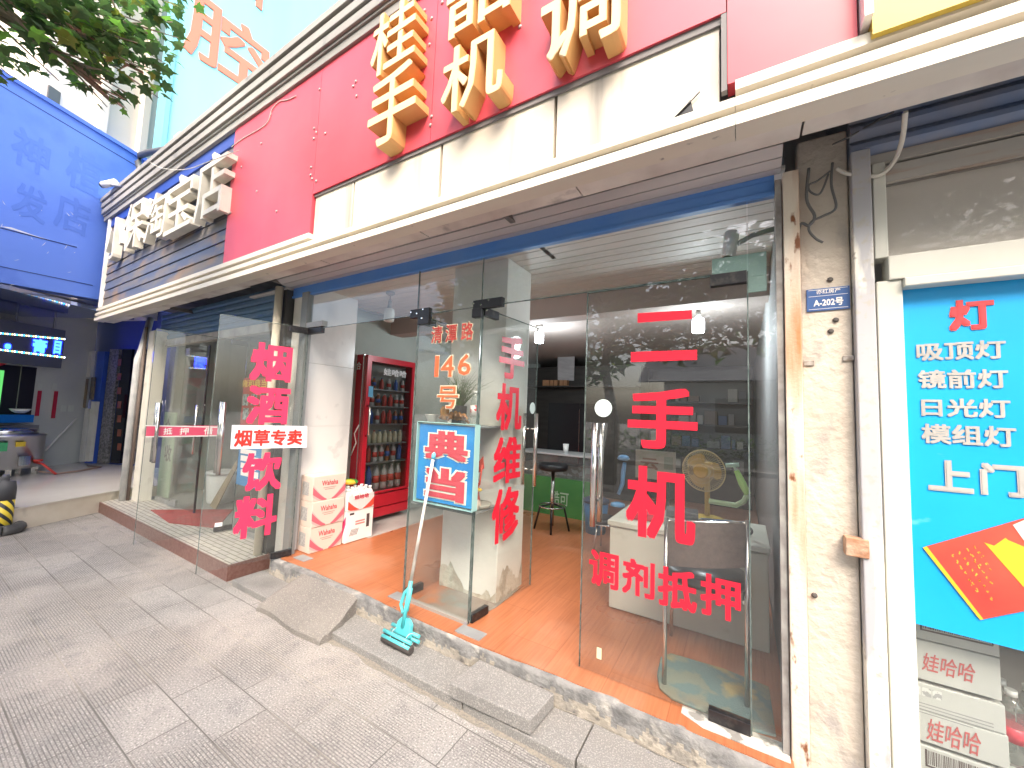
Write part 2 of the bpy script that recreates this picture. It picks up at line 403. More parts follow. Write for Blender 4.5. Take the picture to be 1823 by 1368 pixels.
# concrete ramp and loose slab on the kerb
b = MB(); n = 18; random.seed(5)
for j in range(n+1):
    for i in range(n+1):
        s, t = i/n, j/n
        xa = -3.04+(.7+.02*math.sin(t*5))*s + (.05*(1-t)*(s)); y = 1.565+.365*t+ .012*math.sin(s*7)*(1-t)
        z = .05+.124*t+.0015*math.sin(s*9+t*4)
        ed = min(s, 1-s)
        if ed < .03: z -= (.03-ed)*.5
        if t < .06: z -= (.06-t)*.3
        z += random.uniform(-.0012, .0012)
        b.v.append(Vector((xa+random.uniform(-.004, .004), y, z)))
for j in range(n):
    for i in range(n): q = j*(n+1)+i; b.face((q, q+1, q+n+2, q+n+1), 0, False)
rim = [i for i in range(n+1)]+[k*(n+1)+n for k in range(1, n+1)]+[n*(n+1)+i for i in range(n-1, -1, -1)]+[k*(n+1) for k in range(n-1, 0, -1)]
k0 = len(b.v)
for i in rim: b.v.append(Vector((b.v[i].x, b.v[i].y, -.01)))
for a in range(len(rim)): c2 = (a+1) % len(rim); b.face((rim[a], k0+a, k0+c2, rim[c2]))
tag(b.build('concrete_ramp', mat('ramp_concrete', (.27, .245, .215), .95, (.19, .175, .16), 1.6, bump=1, bscale=90, third=(.36, .33, .29), tscale=140, tlo=.55, thi=.66)), 'rough concrete ramp wedged against the step in front of the left shop opening', 'ramp')
o = MB().prism([(-1.29, 1.635, .05), (-.835, 1.655, .05), (-.815, 1.87, .05), (-1.275, 1.875, .05)], (0, 0, .068)).build('stone_slab', KERBSTONE, bevel=.006)
tag(o, 'loose grey granite slab laid on the kerb as an extra step', 'slab')

# ================================================================ PHONE SHOP
shop = thing('phone_shop', (-1.6, 4, 0), 'phone repair shop with orange floor, plank ceiling and glass front under the red sign', 'shop')
CEIL = mat('plank_ceiling', (.66, .64, .61), .6, (.6, .58, .55), 3, stretch=(1, 12, 1))
TILEWALL = mat('marble_wall_tile', (.72, .7, .67), .25, (.6, .58, .56), 2.2, lo=.52, hi=.7, stretch=(1, 1, .5), third=(.62, .6, .58), tscale=5, tlo=.64, thi=.69)
b = MB()
y = 2.03
while y < 3.3: b.box(-4.6, y, 2.64, .17, y+.094, 2.66); y += .1
b.build('ceiling', CEIL, shop, bevel=.003)
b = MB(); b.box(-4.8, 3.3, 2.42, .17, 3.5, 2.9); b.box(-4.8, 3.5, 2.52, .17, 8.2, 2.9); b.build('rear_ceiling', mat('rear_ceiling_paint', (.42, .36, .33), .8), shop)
b = MB(); b.box(-1.99, 2.34, .15, -1.48, 2.7, 2.64); b.build('column', PLASTER, shop, bevel=.006)
random.seed(19)
for face in (0, 1):
    b = MB(); k = 0; n_ = 26; hcur = .12
    for i in range(n_+1):
        hcur = min(.22, max(.03, hcur+random.uniform(-.045, .045))); t_ = i/n_
        p = Vector((-1.99+.51*t_, 2.3375, 0)) if face == 0 else Vector((-1.4775, 2.34+.36*t_, 0))
        b.v.append(p+Vector((0, 0, FLOORZ))); b.v.append(p+Vector((0, 0, FLOORZ+hcur)))
    for i in range(n_): b.face((2*i, 2*i+2, 2*i+3, 2*i+1))
    b.build('peeled_patch', mat('peeled_plaster', (.4, .37, .3), .95, (.55, .52, .44), 10, lo=.45, hi=.55, bump=1, bscale=40), shop)
b = MB(); b.box(-3.72, 2.2, .05, -3.535, 2.6, 2.64); b.box(-3.535-.02, 2.05, .05, -3.525, 2.598, .7); b.box(-3.555, 2.05, .702, -3.525, 2.598, 1.3); b.box(-3.555, 2.05, 1.302, -3.525, 2.598, 1.9); b.box(-3.555, 2.05, 1.902, -3.525, 2.598, 2.64)
b.build('tiled_wall', TILEWALL, shop, bevel=.001)
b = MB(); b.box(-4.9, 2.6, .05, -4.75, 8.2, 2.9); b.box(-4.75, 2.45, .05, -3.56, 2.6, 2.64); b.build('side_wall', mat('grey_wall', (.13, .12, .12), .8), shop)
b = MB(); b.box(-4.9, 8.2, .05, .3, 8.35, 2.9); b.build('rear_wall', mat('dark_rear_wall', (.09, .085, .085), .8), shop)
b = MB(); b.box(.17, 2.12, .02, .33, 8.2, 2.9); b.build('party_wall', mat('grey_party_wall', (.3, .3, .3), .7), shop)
POSTPAINT = mat('rusting_white_paint', (.66, .59, .49), .6, (.46, .2, .08), 5, lo=.46, hi=.66, stretch=(2, 2, .25), third=(.2, .07, .025), tscale=26, tlo=.62, thi=.7, tstretch=(1, 1, .4), bump=.3, bscale=60)
b = MB(); b.box(.155, 1.985, 0, .213, 2.1, 2.6); b.build('steel_post', POSTPAINT, shop, bevel=.004)
b = MB(); b.box(.128, 2.0, .12, .151, 2.08, 2.58); b.build('glazing_channel', mat('old_channel', (.35, .34, .32), .6, (.2, .18, .17), 14), shop)
b = MB(); b.box(.213, 2.035, 0, .384, 2.3, 2.75)
b.build('brick_pier', mat('flaking_whitewash', (.6, .54, .46), .85, (.5, .44, .37), 3, bump=1, bscale=28, third=(.3, .28, .27), tscale=7, tlo=.58, thi=.74, tstretch=(1, 1, .6)), shop, bevel=.008)
# left end pier with its pale tile facing and steel corner
b = MB(); b.box(-3.72, 2.035, .05, -3.535, 2.2, 2.62); b.build('end_pier', mat('pale_pier', (.7, .68, .62), .7, (.5, .48, .43), 3, third=(.2, .19, .18), tscale=3, tlo=.6, thi=.75), shop, bevel=.003)
b = MB(); b.box(-3.535, 2.0, FLOORZ, -3.44, 2.06, 2.55); b.build('door_post', mat('grey_door_post', (.22, .23, .23), .5), shop, bevel=.003)
b = MB(); b.box(-3.8, 1.97, .02, -3.74, 2.05, 2.6); b.build('steel_post', mat('dark_steel_post', (.05, .05, .05), .6), shop)
# shutter, roller cover and soffit
b = MB(); b.box(-3.75, 2.03, 2.545, .128, 2.05, 2.6); b.box(-3.75, 2.034, 2.6, .128, 2.05, 2.645); b.box(-3.75, 2.02, 2.525, .128, 2.06, 2.545)
b.build('roller_shutter', BLUEPAINT, shop, bevel=.003)
b = MB()
for k in range(9):
    a = math.radians(165+k*17); r = .2; cy, cz = 1.99, 2.82
    p0 = Vector((0, cy+r*math.cos(a), cz+r*math.sin(a))); p1 = Vector((0, cy+r*math.cos(a+.27), cz+r*math.sin(a+.27)))
    b.prism([(-3.75, p0.y, p0.z), (-3.75, p1.y, p1.z), (.15, p1.y, p1.z), (.15, p0.y, p0.z)], (0, (p0.y-cy)*-.05, (p0.z-cz)*-.05+.004))
b.build('shutter_roll', mat('grey_shutter_slats', (.6, .57, .56), .45, (.46, .43, .43), 4, stretch=(.2, 1, 1)), shop)
SOFFIT = mat('soffit_panel', (.8, .76, .7), .7, (.5, .44, .4), 2.5, third=(.25, .23, .22), tscale=6, tlo=.64, thi=.8)
b = MB(); x = -8.15; random.seed(2)
while x < 2.4:
    l = random.choice((1.05, 1.3, .9)); x1 = min(2.4, x+l)
    if not (x < -1.0 and x1 > -1.3 and False): b.box(x+.004, 1.7025, 2.622, x1-.004, 1.80+random.choice((0, .012, -.01)), 2.634)
    x = x1
b.build('soffit', SOFFIT, shop, bevel=.001)
b = MB()
for x in (-6.2, -3.78, -1.2, 1.55): b.box(x, 1.68, 2.64, x+.035, 2.5, 2.68)
b.box(-8.15, 1.8, 2.70, 2.4, 1.83, 2.74); b.box(-8.15, 1.84, 2.95, 2.4, 2.5, 2.98)
b.build('fascia_frame', mat('dirty_steel', (.2, .19, .18), .6, (.1, .09, .09), 6), shop)
# white box trim along the foot of the fascia
TRIM = mat('white_metal_trim', (.72, .67, .57), .45, (.58, .53, .45), 2.5, lo=.5, hi=.8, stretch=(.3, 1, 1), third=(.3, .28, .26), tscale=18, tlo=.68, thi=.76)
b = MB()
def trim(x0, x1, full=True):
    for k, (z0, z1, y0) in enumerate(((2.62, 2.665, 1.60), (2.665, 2.70, 1.648), (2.70, 2.735, 1.605), (2.735, 2.77, 1.65), (2.77, 2.81, 1.612))):
        if not full and k > 2: continue
        (bg_ if y0 > 1.63 else b).box(x0, y0, z0, x1, 1.70, z1)
bg_ = MB()
trim(-8.2, -2.83); trim(-2.828, -.02, False); trim(-.018, 2.4)
b.build('trim', TRIM, shop); bg_.build('trim_groove', mat('trim_groove_shade', (.14, .135, .125), .6, (.2, .19, .17), 3), shop)  # shade of the shallow grooves is put into their darker colour
b = MB()
for (z0, z1, y0) in ((4.16, 4.23, 1.60), (4.23, 4.255, 1.585), (4.255, 4.325, 1.565), (4.325, 4.35, 1.575), (4.35, 4.42, 1.555), (4.42, 4.44, 1.565), (4.44, 4.50, 1.54)):
    b.box(-8.3, y0, z0, 1.2, 2.0, z1)
b.build('cornice', mat('grey_cornice', (.33, .32, .29), .6, (.24, .23, .21), 2, stretch=(.4, 1, 1), third=(.12, .12, .12), tscale=5, tlo=.62, thi=.8), shop, bevel=.004)
b = MB(); b.box(-8.25, 1.70, 2.98, 2.4, 2.4, 4.16); b.box(-8.3, 2.0, 4.2, 2.4, 8, 4.5); b.build('upper_wall', mat('grey_upper_wall', (.4, .39, .37), .9), shop)

# ---------------------------------------------------------------- red sign
YF = 1.62
RED = mat('red_sign_panel', (.6, .06, .085), .42, (.64, .085, .115), 1.2, third=(.5, .05, .075), tscale=3, tlo=.6, thi=.85, tstretch=(1, 1, .2))
GOLD = mat('yellow_letter_face', (.8, .6, .32), .55, (.74, .54, .3), 3, third=(.3, .29, .26), tscale=2.5, tlo=.55, thi=.85, tstretch=(1, 1, .5))
sign = thing('red_shop_sign', (-2, YF, 2.8), 'long red shop sign with thick yellow characters over the phone shop', 'shop sign')
b = MB(); xs = [-4.24, -2.83, -1.62, -.046, .343]
for a, c_ in zip(xs, xs[1:]): b.box(a+.002, YF, (2.81 if a < -3 or a > -.25 else 3.12), c_-.002, 1.70, 4.16)
b.build('red_panel', RED, sign)
b = MB(); random.seed(9)
for _ in range(46):
    x = random.choice([random.uniform(-4.2, .3), random.choice(xs[1:4])+random.uniform(-.05, .05)]); z = random.uniform(2.9, 4.1) if x < -2.9 else random.uniform(3.15, 4.1)
    b = MB(); b.lathe([(.012, 0), (.01, .006), (.003, .008)], (x, YF, z), 8, axis=Matrix.Rotation(math.pi/2, 3, 'X')); b.build('rivet', mat('rivet_grey', (.4, .3, .3), .5), sign)
FP = YP(1.49)
for s, q in (('桂', (657, 6, 733, 115)), ('手', (651, 120, 733, 246)), ('机', (781, 62, 888, 180)), ('调', (957, -82, 1098, 82)), ('韶', (790, -88, 905, 36))):
    xm, ym = (q[0]+q[2])/2, (q[1]+q[3])/2
    c = FP.at(xm, ym); c.y = YF+.002; w_ = (FP.at(q[2], ym)-FP.at(q[0], ym)).x; h_ = FP.at(xm, q[1]).z-FP.at(xm, q[3]).z
    mb = MB(); letter_mesh(mb, s, c, (1, 0, 0), (0, 0, 1), w_, h_, .112, .012); o = mb.build('letter', [GOLD, mat('orange_letter_side', (.62, .35, .13), .5)], sign)
    for p_ in o.data.polygons:
        if abs(p_.normal.y) < .5: p_.material_index = 1
# exposed white boards below the red
WB = mat('streaked_white_board', (.68, .62, .52), .6, (.6, .54, .45), 2, third=(.13, .125, .12), tscale=6, tlo=.54, thi=.8, tstretch=(1, 1, .07))
b = MB()
for x0, x1 in ((-2.82, -2.36), (-2.35, -1.55), (-1.535, -.8), (-.788, -.07)): b.box(x0+.003, YF+.022, 2.70, x1-.003, 1.70, 3.13)
b.build('white_board', WB, sign)
b = MB(); b.prism([(-2.82, YF+.012, 3.100), (-.066, YF+.012, 3.085), (-.066, YF+.012, 3.119), (-2.82, YF+.012, 3.119)], (0, .012, 0)); b.box(-.066, YF+.002, 2.79, -.046, YF+.03, 3.119)
b.build('black_edge', mat('sooty_edge', (.2, .19, .19), .8), sign)
b = MB()
c = YP(YF+.015).at(1222, 198)
b.prism([c+Vector((-.035, 0, -.01)), c+Vector((.03, 0, -.025)), c+Vector((.015, 0, .045))], (0, .004, 0)); b.tube([c+Vector((-.05, -.004, -.02)), c+Vector((.05, -.004, .06))], .003, 6)
b.build('torn_patch', BLACK, sign)
# bare boards behind the gaps
b = MB(); b.box(-4.3, 1.69, 2.8, .36, 1.699, 4.16); b.build('backing', mat('dark_backing', (.06, .055, .055), .9), sign)

# yellow sign of the right-hand shop
ys = thing('yellow_shop_sign', (1.4, YF, 2.73), 'plain yellow sign panel beside the end of the red sign', 'shop sign')
b = MB(); b.box(.372, YF-.03, 2.735+.045, 2.4, 1.70, 4.16); b.build('panel', mat('yellow_sign_panel', (.56, .4, .055), .45, (.58, .43, .075), 1.5), ys)
b = MB(); b.box(.348, YF-.06, 2.83, .370, 1.70, 4.16); b.build('side_flange', CLEANWHITE, ys)

# ---------------------------------------------------------------- slatted sign of the neighbour shop
SLAT = mat('weathered_blue_slat', (.085, .11, .18), .6, (.17, .155, .145), 3, stretch=(.5, 1, 2), lo=.42, hi=.6, third=(.24, .17, .12), tscale=5, tlo=.54, thi=.68, tstretch=(.4, 1, 1))
ss = thing('slatted_shop_sign', (-6.2, YF, 2.8), 'dark blue slatted shop sign with thick white characters left of the red sign', 'shop sign')
b = MB(); z = 2.82
while z < 4.1:
    b.prism([(-8.05, YF+.018, z), (-8.05, YF+.028, z+.118), (-8.05, YF+.06, z+.118), (-8.05, YF+.06, z)], (3.79, 0, 0)); z += .122
b.build('slat', SLAT, ss)
b = MB(); b.box(-8.12, YF-.01, 2.8, -8.055, 1.70, 4.16); b.build('end_post', WHITE, ss)
b = MB(); b.box(-8.05, YF+.01, 4.03, -4.25, YF+.05, 4.16); b.build('blue_strip', mat('blue_strip', S(40, 70, 150), .5), ss)
LP = YP(1.47)
WL = mat('white_letter', (.66, .63, .55), .5, (.5, .47, .4), 4, lo=.45, hi=.75)
for s, q in (('小', (176, 382, 206, 458)), ('保', (206, 352, 243, 440)), ('淘', (243, 335, 283, 425)), ('宝', (279, 303, 330, 408)), ('店', (331, 263, 388, 384))):
    xm, ym = (q[0]+q[2])/2, (q[1]+q[3])/2
    c = LP.at(xm, ym); c.y = YF+.002; w_ = (LP.at(q[2], ym)-LP.at(q[0], ym)).x; h_ = (LP.at(xm, q[1]).z-LP.at(xm, q[3]).z)*.93
    mb = MB(); letter_mesh(mb, s, c, (1, 0, 0), (0, 0, 1), w_*.86, h_*.96, .09, .0); mb.build('letter', WL, ss)

# sandy grit gathered at the foot of the kerb
b = MB(); random.seed(31); x = -3.7; b0 = 0
def grit(x0, x1, y, wmin, wmax, z):
    n_ = int((x1-x0)/.035); k = len(b.v); w0 = .5
    for i in range(n_+1):
        w0 = min(1, max(0, w0+random.uniform(-.25, .25))); X_ = x0+(x1-x0)*i/n_
        b.v.append(Vector((X_, y, z))); b.v.append(Vector((X_, y-(wmin+(wmax-wmin)*w0), z-.0015)))
    for i in range(n_): b.face((k+2*i, k+2*i+1, k+2*i+3, k+2*i+2))
grit(-3.7, 2.2, 1.662, .004, .045, .0025); grit(-3.0, .2, 1.897, .0, .03, .0535)
o = struct(b.build('kerb_grit', mat('sandy_grit', (.34, .3, .24), .95, (.24, .22, .19), 90, bump=1, bscale=150)))

# ================================================================ NEIGHBOUR SHOP (left of the phone shop)
nb = thing('pawn_shop', (-5.5, 3.5, 0), 'dim green-tinted shop front with half-rolled blue shutter left of the phone shop', 'shop')
BROWN = mat('brown_granite', (.17, .075, .06), .35, (.22, .12, .1), 40)
MOSAIC = mat('mosaic_tile', (.5, .48, .43), .6, (.3, .28, .25), 30, lo=.45, hi=.6)
b = MB(); b.box(-7.42, 1.66, 0, -3.72, 1.675, .131); b.box(-3.735, 1.676, 0, -3.72, 2.0, .131)
b.build('step_face', BROWN, nb)
def mosaic():
    m = bpy.data.materials.new('mosaic_paving'); m.use_nodes = True; N = m.node_tree.nodes; L = m.node_tree.links; p = N['Principled BSDF']
    tc = N.new('ShaderNodeTexCoord'); br = N.new('ShaderNodeTexBrick'); br.inputs['Scale'].default_value = 1; br.inputs['Brick Width'].default_value = .16; br.inputs['Row Height'].default_value = .05; br.inputs['Mortar Size'].default_value = .004
    br.inputs['Color1'].default_value = (.52, .49, .42, 1); br.inputs['Color2'].default_value = (.42, .4, .36, 1); br.inputs['Mortar'].default_value = (.16, .14, .12, 1)
    L.new(tc.outputs['Object'], br.inputs['Vector']); L.new(br.outputs['Color'], p.inputs['Base Color']); p.inputs['Roughness'].default_value = .6; return m
struct(MB().box(-7.42, 1.675, .02, -3.736, 2.1, .13).build('step_paving', mosaic()))
struct(MB().box(-7.2, 2.1, .02, -3.8, 7, .128).build('pawn_shop_floor', mat('grey_shop_floor', (.3, .3, .28), .4)))
NW = mat('greenish_wall', (.42, .46, .42), .8, (.34, .37, .34), 2)
b = MB(); b.box(-7.3, 7, .05, -3.6, 7.1, 2.7); b.box(-7.3, 2.3, .05, -7.2, 7, 2.7); b.box(-3.9, 2.2, .05, -3.8, 7, 2.7); b.build('wall', NW, nb)
b = MB(); b.box(-7.3, 2.14, 2.62, -3.76, 7, 2.7); b.build('ceiling', mat('dull_ceiling', (.4, .4, .38), .8), nb)
b = MB(); b.box(-7.12, 1.93, .13, -6.93, 2.09, 2.45); b.build('white_pillar', mat('chipped_white_pillar', (.72, .69, .6), .7, (.5, .46, .4), 5, lo=.55, hi=.7), nb, bevel=.01)
b = MB(); z = 2.345
while z < 2.7:
    b.prism([(-7.2, 2.085, z), (-7.2, 2.07, z+.02), (-7.2, 2.07, z+.055), (-7.2, 2.085, z+.072), (-7.2, 2.11, z+.072), (-7.2, 2.11, z)], (3.38, 0, 0)); z += .075
b.build('roller_shutter', mat('dusty_blue_slat', (.1, .2, .32), .5, (.14, .22, .3), 3), nb)
b = MB(); b.box(-7.2, 2.06, 2.245, -3.82, 2.13, 2.34); b.build('lintel', mat('dirty_cream', (.5, .47, .4), .7, (.3, .27, .24), 6), nb, bevel=.004)
GF = YP(2.13)
b = MB(); b.box(-6.93, 2.126, .15, -6.405, 2.136, 2.24); b.build('fixed_pane', [GLASS], nb)
b = MB(); b.box(-4.72, 2.126, .15, -3.83, 2.136, 2.24); b.build('fixed_pane', [GLASS], nb)
for x0_, x1_ in ((-6.93, -6.40), (-4.72, -3.83)): b = MB(); b.box(x0_, 2.12, .128, x1_, 2.145, .18); b.build('sill', GREYMETAL, nb)
# closed inner leaf
lf = thing('glass_door', (-5.72, 2.13, .13), 'clear glass door leaf with a dark edge standing behind the pink pawn strip', 'door')
b = MB(); b.box(-6.395, 2.126, .15, -5.72, 2.136, 2.2); b.build('pane', GLASS, lf)
b = MB(); b.box(-5.72, 2.122, .15, -5.70, 2.14, 2.2); b.build('edge', BLACK, lf)
b = MB(); b.box(-6.395, 2.118, 2.10, -6.25, 2.144, 2.2); b.box(-6.395, 2.118, .135, -6.25, 2.144, .22); b.build('patch_fitting', GREYMETAL, lf)
for yy in (2.09, 2.17):
    b = MB(); b.tube([(-5.8, yy, .85), (-5.8, yy, 1.45)], .014); b.build('handle', CHROME, lf)
# things in the neighbour shop
def aboard():
    t = thing('folding_board', (-5.6, 2.75, .13), 'brown folding board standing open behind the glass of the neighbour shop', 'board')
    p1 = mat('brown_board', (.36, .28, .17), .7, (.28, .22, .14), 4); p2 = mat('grey_board_back', (.4, .39, .35), .7)
    b = MB(); b.prism([(-6.05, 2.42, .13), (-5.78, 2.38, .13), (-5.62, 2.62, .95), (-5.75, 2.66, .95)], (-.01, .015, 0)); b.build('front_panel', p1, t)
    b = MB(); b.prism([(-5.6, 2.62, .95), (-5.72, 2.66, .95), (-5.62, 2.72, .13), (-5.32, 2.6, .13)], (-.01, .015, 0)); b.build('rear_panel', p2, t)
    b = MB(); b.tube([(-5.66, 2.6, .9), (-5.65, 2.62, 1.02), (-5.6, 2.66, .95)], .02); b.build('strap', BLACK, t)
aboard()
t = thing('bucket', (-5.35, 3.0, .13), 'white lidded bucket on the neighbour shop floor below the steel door handle', 'bucket')
c = onz(393, 893, .13)
t.location = (c.x, c.y, .13); b = MB(); b.lathe([(.15, 0), (.16, .02), (.185, .36), (.18, .38)], (c.x, c.y, .13), 20); b.build('body', CLEANWHITE, t)
b = MB(); b.lathe([(.195, .38), (.195, .41), (.18, .42)], (c.x, c.y, .13), 20); b.build('lid', mat('pale_lid', (.6, .6, .58), .5), t)
o = MB().prism([(-6.3, 1.9, .131), (-5.5, 1.83, .131), (-4.9, 2.05, .131), (-5.6, 2.5, .131)], (0, 0, .008)).build('door_mat', mat('red_mat', (.36, .05, .045), .95, (.28, .06, .05), 12, bump=.5, bscale=90)); tag(o, 'faded red mat in front of the neighbour shop door', 'mat')
t = thing('price_board', (-6.6, 2.3, .2), 'tall pale green board reading 收 leaning behind the glass by the white pillar', 'board')
b = MB(); rect(b, YP(2.25), 277, 735, 313, 898, 0, .02); b.build('panel', mat('pale_green_board', (.42, .62, .4), .7, (.5, .66, .48), 2), t)
decal('收', YP(2.25), 293, 792, 305, 822, BLACK, t, off=.004, bold=.01); decal('人', YP(2.25), 293, 746, 306, 760, BLACK, t, off=.004, bold=.01)
t = thing('counter', (-5.6, 4.2, .13), 'grey shop counter with red price strip inside the neighbour shop', 'counter')
b = MB(); b.box(-6.9, 4.0, .13, -4.6, 4.5, 1.0); b.build('body', mat('counter_grey', (.4, .42, .4), .6), t)
b = MB(); b.box(-6.95, 3.97, 1.0, -4.55, 4.55, 1.03); b.build('top', CLEANWHITE, t)
b = MB(); b.box(-6.7, 3.985, 1.1, -5.4, 3.995, 1.22); b.build('red_strip', REDVINYL, t)
t = thing('shelf_unit', (-6, 6.6, .13), 'white wall shelves with small stock at the rear of the neighbour shop', 'shelves')
b = MB()
for z in (.6, 1.0, 1.4, 1.8): b.box(-7, 6.7, z, -4, 6.98, z+.03)
b.build('shelf', CLEANWHITE, t)
random.seed(4); cols = [mat('stock_%s' % k, c_, .6) for k, c_ in (('yellow', (.5, .35, .08)), ('blue', (.08, .25, .5)), ('cream', (.5, .48, .4)), ('red', (.4, .06, .05)))]
for z in (.63, 1.03, 1.43):
    x = -6.9
    while x < -4.2:
        l = random.uniform(.15, .4)
        if random.random() < .75:
            tag(MB().box(x, 6.72, z, x+l-.04, 6.95, z+random.uniform(.12, .3)).build('stock_box', random.choice(cols), bevel=.004), 'small stock box on the rear shelves of the neighbour shop', 'box', 'stock boxes on the rear shelves')
        x += l
# posters on its right-hand pane
t = thing('poster', (-4.35, 2.12, 1.5), 'brown red notice with rows of small grey portraits behind the smoking and drinks door', 'poster')
P2 = YP(2.115)
b = MB(); rect(b, P2, 427, 672, 478, 757, 0, .002); b.build('sheet', mat('brown_poster', (.33, .07, .05), .5), t)
decal('雍和典当', P2, 431, 676, 474, 690, mat('gold_ink', (.6, .4, .08), .5), t, bold=.02, off=.003)
b = MB()
for px in (431, 446, 461):
    for py in (702, 727): rect(b, P2, px, py, px+12, py+20, .002, .001)
b.build('portrait', mat('portrait_grey', (.35, .42, .38), .6, (.08, .1, .09), 30), t)
t = thing('poster', (-4.35, 2.12, 1.0), 'blue notice with white small print low behind the smoking and drinks door', 'poster')
b = MB(); rect(b, P2, 420, 775, 468, 862, 0, .002); b.build('sheet', mat('blue_poster', (.06, .22, .45), .5), t)
b = MB()
for k in range(5): rect(b, P2, 428, 790+k*13, 460-4*(k % 2), 794+k*13, .002, .001)
b.build('small_print', WHITEVINYL, t)

# drain pipe between the shops and at the corner of the neighbour shop
def pipe(label, path, r, m):
    o = MB().tube(path, r, 14).build('drain_pipe', m); tag(o, label, 'pipe'); return o
c = onz(428, 975, .0)
pipe('cream drain pipe standing behind the pink 料 on the open glass door', [(-3.80, 1.93, 0), (-3.80, 1.93, 2.62)], .035, mat('cream_pipe', (.66, .6, .48), .5))
pipe('grey drain pipe bending toward the fascia beside the white pillar', [(-7.17, 1.86, 0), (-7.17, 1.86, 2.05), (-7.2, 1.9, 2.2), (-7.75, 2.1, 2.72)], .042, mat('grey_pipe', (.46, .47, .47), .5, (.6, .6, .58), 8))
pipe('thin rusty brown pipe close to the white pillar', [(-7.13, 1.9, .1), (-7.12, 1.9, 2.5)], .018, mat('rusty_pipe', (.16, .12, .1), .7))

# ================================================================ CORNER SHOP WITH THE BLUE BILLBOARD
UL = (-.4801, .8772)
BL = Plane((-8.4, 1.7), UL); WLN = Plane((-10.87, 2.18), UL); DL = Plane((-11.03, 2.18), (.943, .333))
# text on planes facing the camera: make sure normals face +x
for P_ in (BL, WLN): 
    if P_.n.dot(-P_.p0) < 0: raise SystemExit('normal')
cs = thing('corner_shop', (-9, 1.2, 0), 'corner noodle shop with grey walls and raised tiled porch at the left edge', 'shop')
TILE = mat('glossy_porch_tile', (.7, .66, .6), .12, (.64, .6, .54), 1.5)
b = MB()
fe = [Vector((-6.3, -.2, 0)), Vector((-7.27, 1.72, 0)), Vector((-7.42, 2.1, 0)), Vector((-7.3, 2.3, 0)), Vector((-9.7, 2.75, 0)), Vector((-11.1, 2.3, 0)), Vector((-9.5, -.6, 0))]
b.prism([p+Vector((0, 0, .235)) for p in fe], (0, 0, .015)); struct(b.build('porch_floor', TILE))
b = MB(); b.prism([p+Vector((-.012, 0, 0)) for p in fe], (0, 0, .234)); b.build('plinth', mat('stained_plinth', (.6, .53, .42), .8, (.7, .64, .54), 3, third=(.14, .12, .1), tscale=4, tlo=.56, thi=.75, tstretch=(1, 1, .5)), cs)
GW = mat('grey_green_tile_wall', (.62, .65, .62), .35, (.54, .56, .55), 1.2)
b = MB(); a = WLN.p0
b.obox(a + Vector((0, 0, .25)), -WLN.u*5.6+WLN.u*1, -WLN.n*.1, Vector((0, 0, 2.9))); b.build('porch_wall', GW, cs)
b = MB(); b.obox(BL.p0+Vector((.1, -.1, 2.80)) - BL.u*5 , BL.u*5.6, -BL.n*3.4, Vector((0, 0, .05))); b.build('porch_ceiling', mat('glossy_dark_ceiling', (.35, .42, .65), .06, metal=.9), cs)
DARKGLASS = mat('dark_door_glass', (.012, .013, .018), .08)
b = MB(); b.obox(DL.p0-DL.u*1.5+Vector((0, 0, .25)), DL.u*4.7, -DL.n*.1, Vector((0, 0, 4.6))); b.build('side_wall', mat('navy_panel', (.05, .08, .26), .5), cs)
b = MB(); rect(b, DL, 196, 622, 236, 824, .05, .04); b.build('glass_door', DARKGLASS, cs)
b = MB(); rect(b, DL, 189, 622, 196, 826, .06, .05); rect(b, DL, 236, 622, 243, 826, .06, .05); b.build('door_frame', mat('striped_frame', (.3, .3, .3), .4, (.1, .1, .1), 30), cs)
b = MB(); rect(b, DL, 150, 626, 187, 828, .08, .07); b.build('blue_column', mat('blue_column', (.05, .13, .6), .45), cs)
for q in ((140, 728, 158, 822), (147, 625, 165, 672)): b = MB(); rect(b, DL, *q, .14, .05); b.build('meter_cabinet', mat('pale_grey_cabinet', (.7, .7, .67), .6), cs)
b = MB(); rect(b, DL, 158, 672, 168, 712, .14, .03); rect(b, DL, 140, 675, 156, 726, .14, .02); b.build('notice', mat('brown_notice', (.28, .22, .15), .7, (.1, .1, .14), 6), cs)
b = MB(); rect(b, DL, 158, 715, 163, 822, .15, .06); b.build('conduit', WHITE, cs)
for k in range(7): b = MB(); rect(b, DL, 208, 640+k*25, 216, 652+k*25, .055, .003); b.build('door_letter', mat('faded_orange_letter', (.3, .1, .06), .6), cs)
# flat dark sheet painted for the unlit kitchen opening, couplets, notices on the porch wall
b = MB(); rect(b, WLN, -80, 655, 66, 742, .012, .02); b.build('kitchen_dark_sheet', mat('opening_shade', (.02, .02, .028), .4), cs)
b = MB(); rect(b, WLN, 28, 650, 40, 735, .03, .015); b.build('opening_post', mat('pale_green_post', (.3, .34, .28), .5), cs)
b = MB(); poly(b, WLN, [(-60, 668), (-60, 640), (0, 634), (66, 632), (0, 652)], .2, .05); b.build('red_awning', mat('red_awning', (.7, .05, .1), .5), cs)
b = MB(); rect(b, WLN, -20, 660, 8, 735, .02, .005); b.build('green_screen', emis('green_screen', (.1, .5, .12), .35), cs)
for q in ((62, 696, 75, 741), (91, 697, 104, 745)):
    b = MB(); rect(b, WLN, *q, .02, .004); o = b.build('couplet', mat('couplet_red', (.5, .02, .06), .6), cs)
for q in ((108, 722, 119, 733), (121, 722, 132, 733), (66, 683, 76, 693), (92, 683, 102, 694)): b = MB(); rect(b, WLN, *q, .02, .004); b.build('paper_notice', mat('paper_white', (.62, .66, .62), .7), cs)
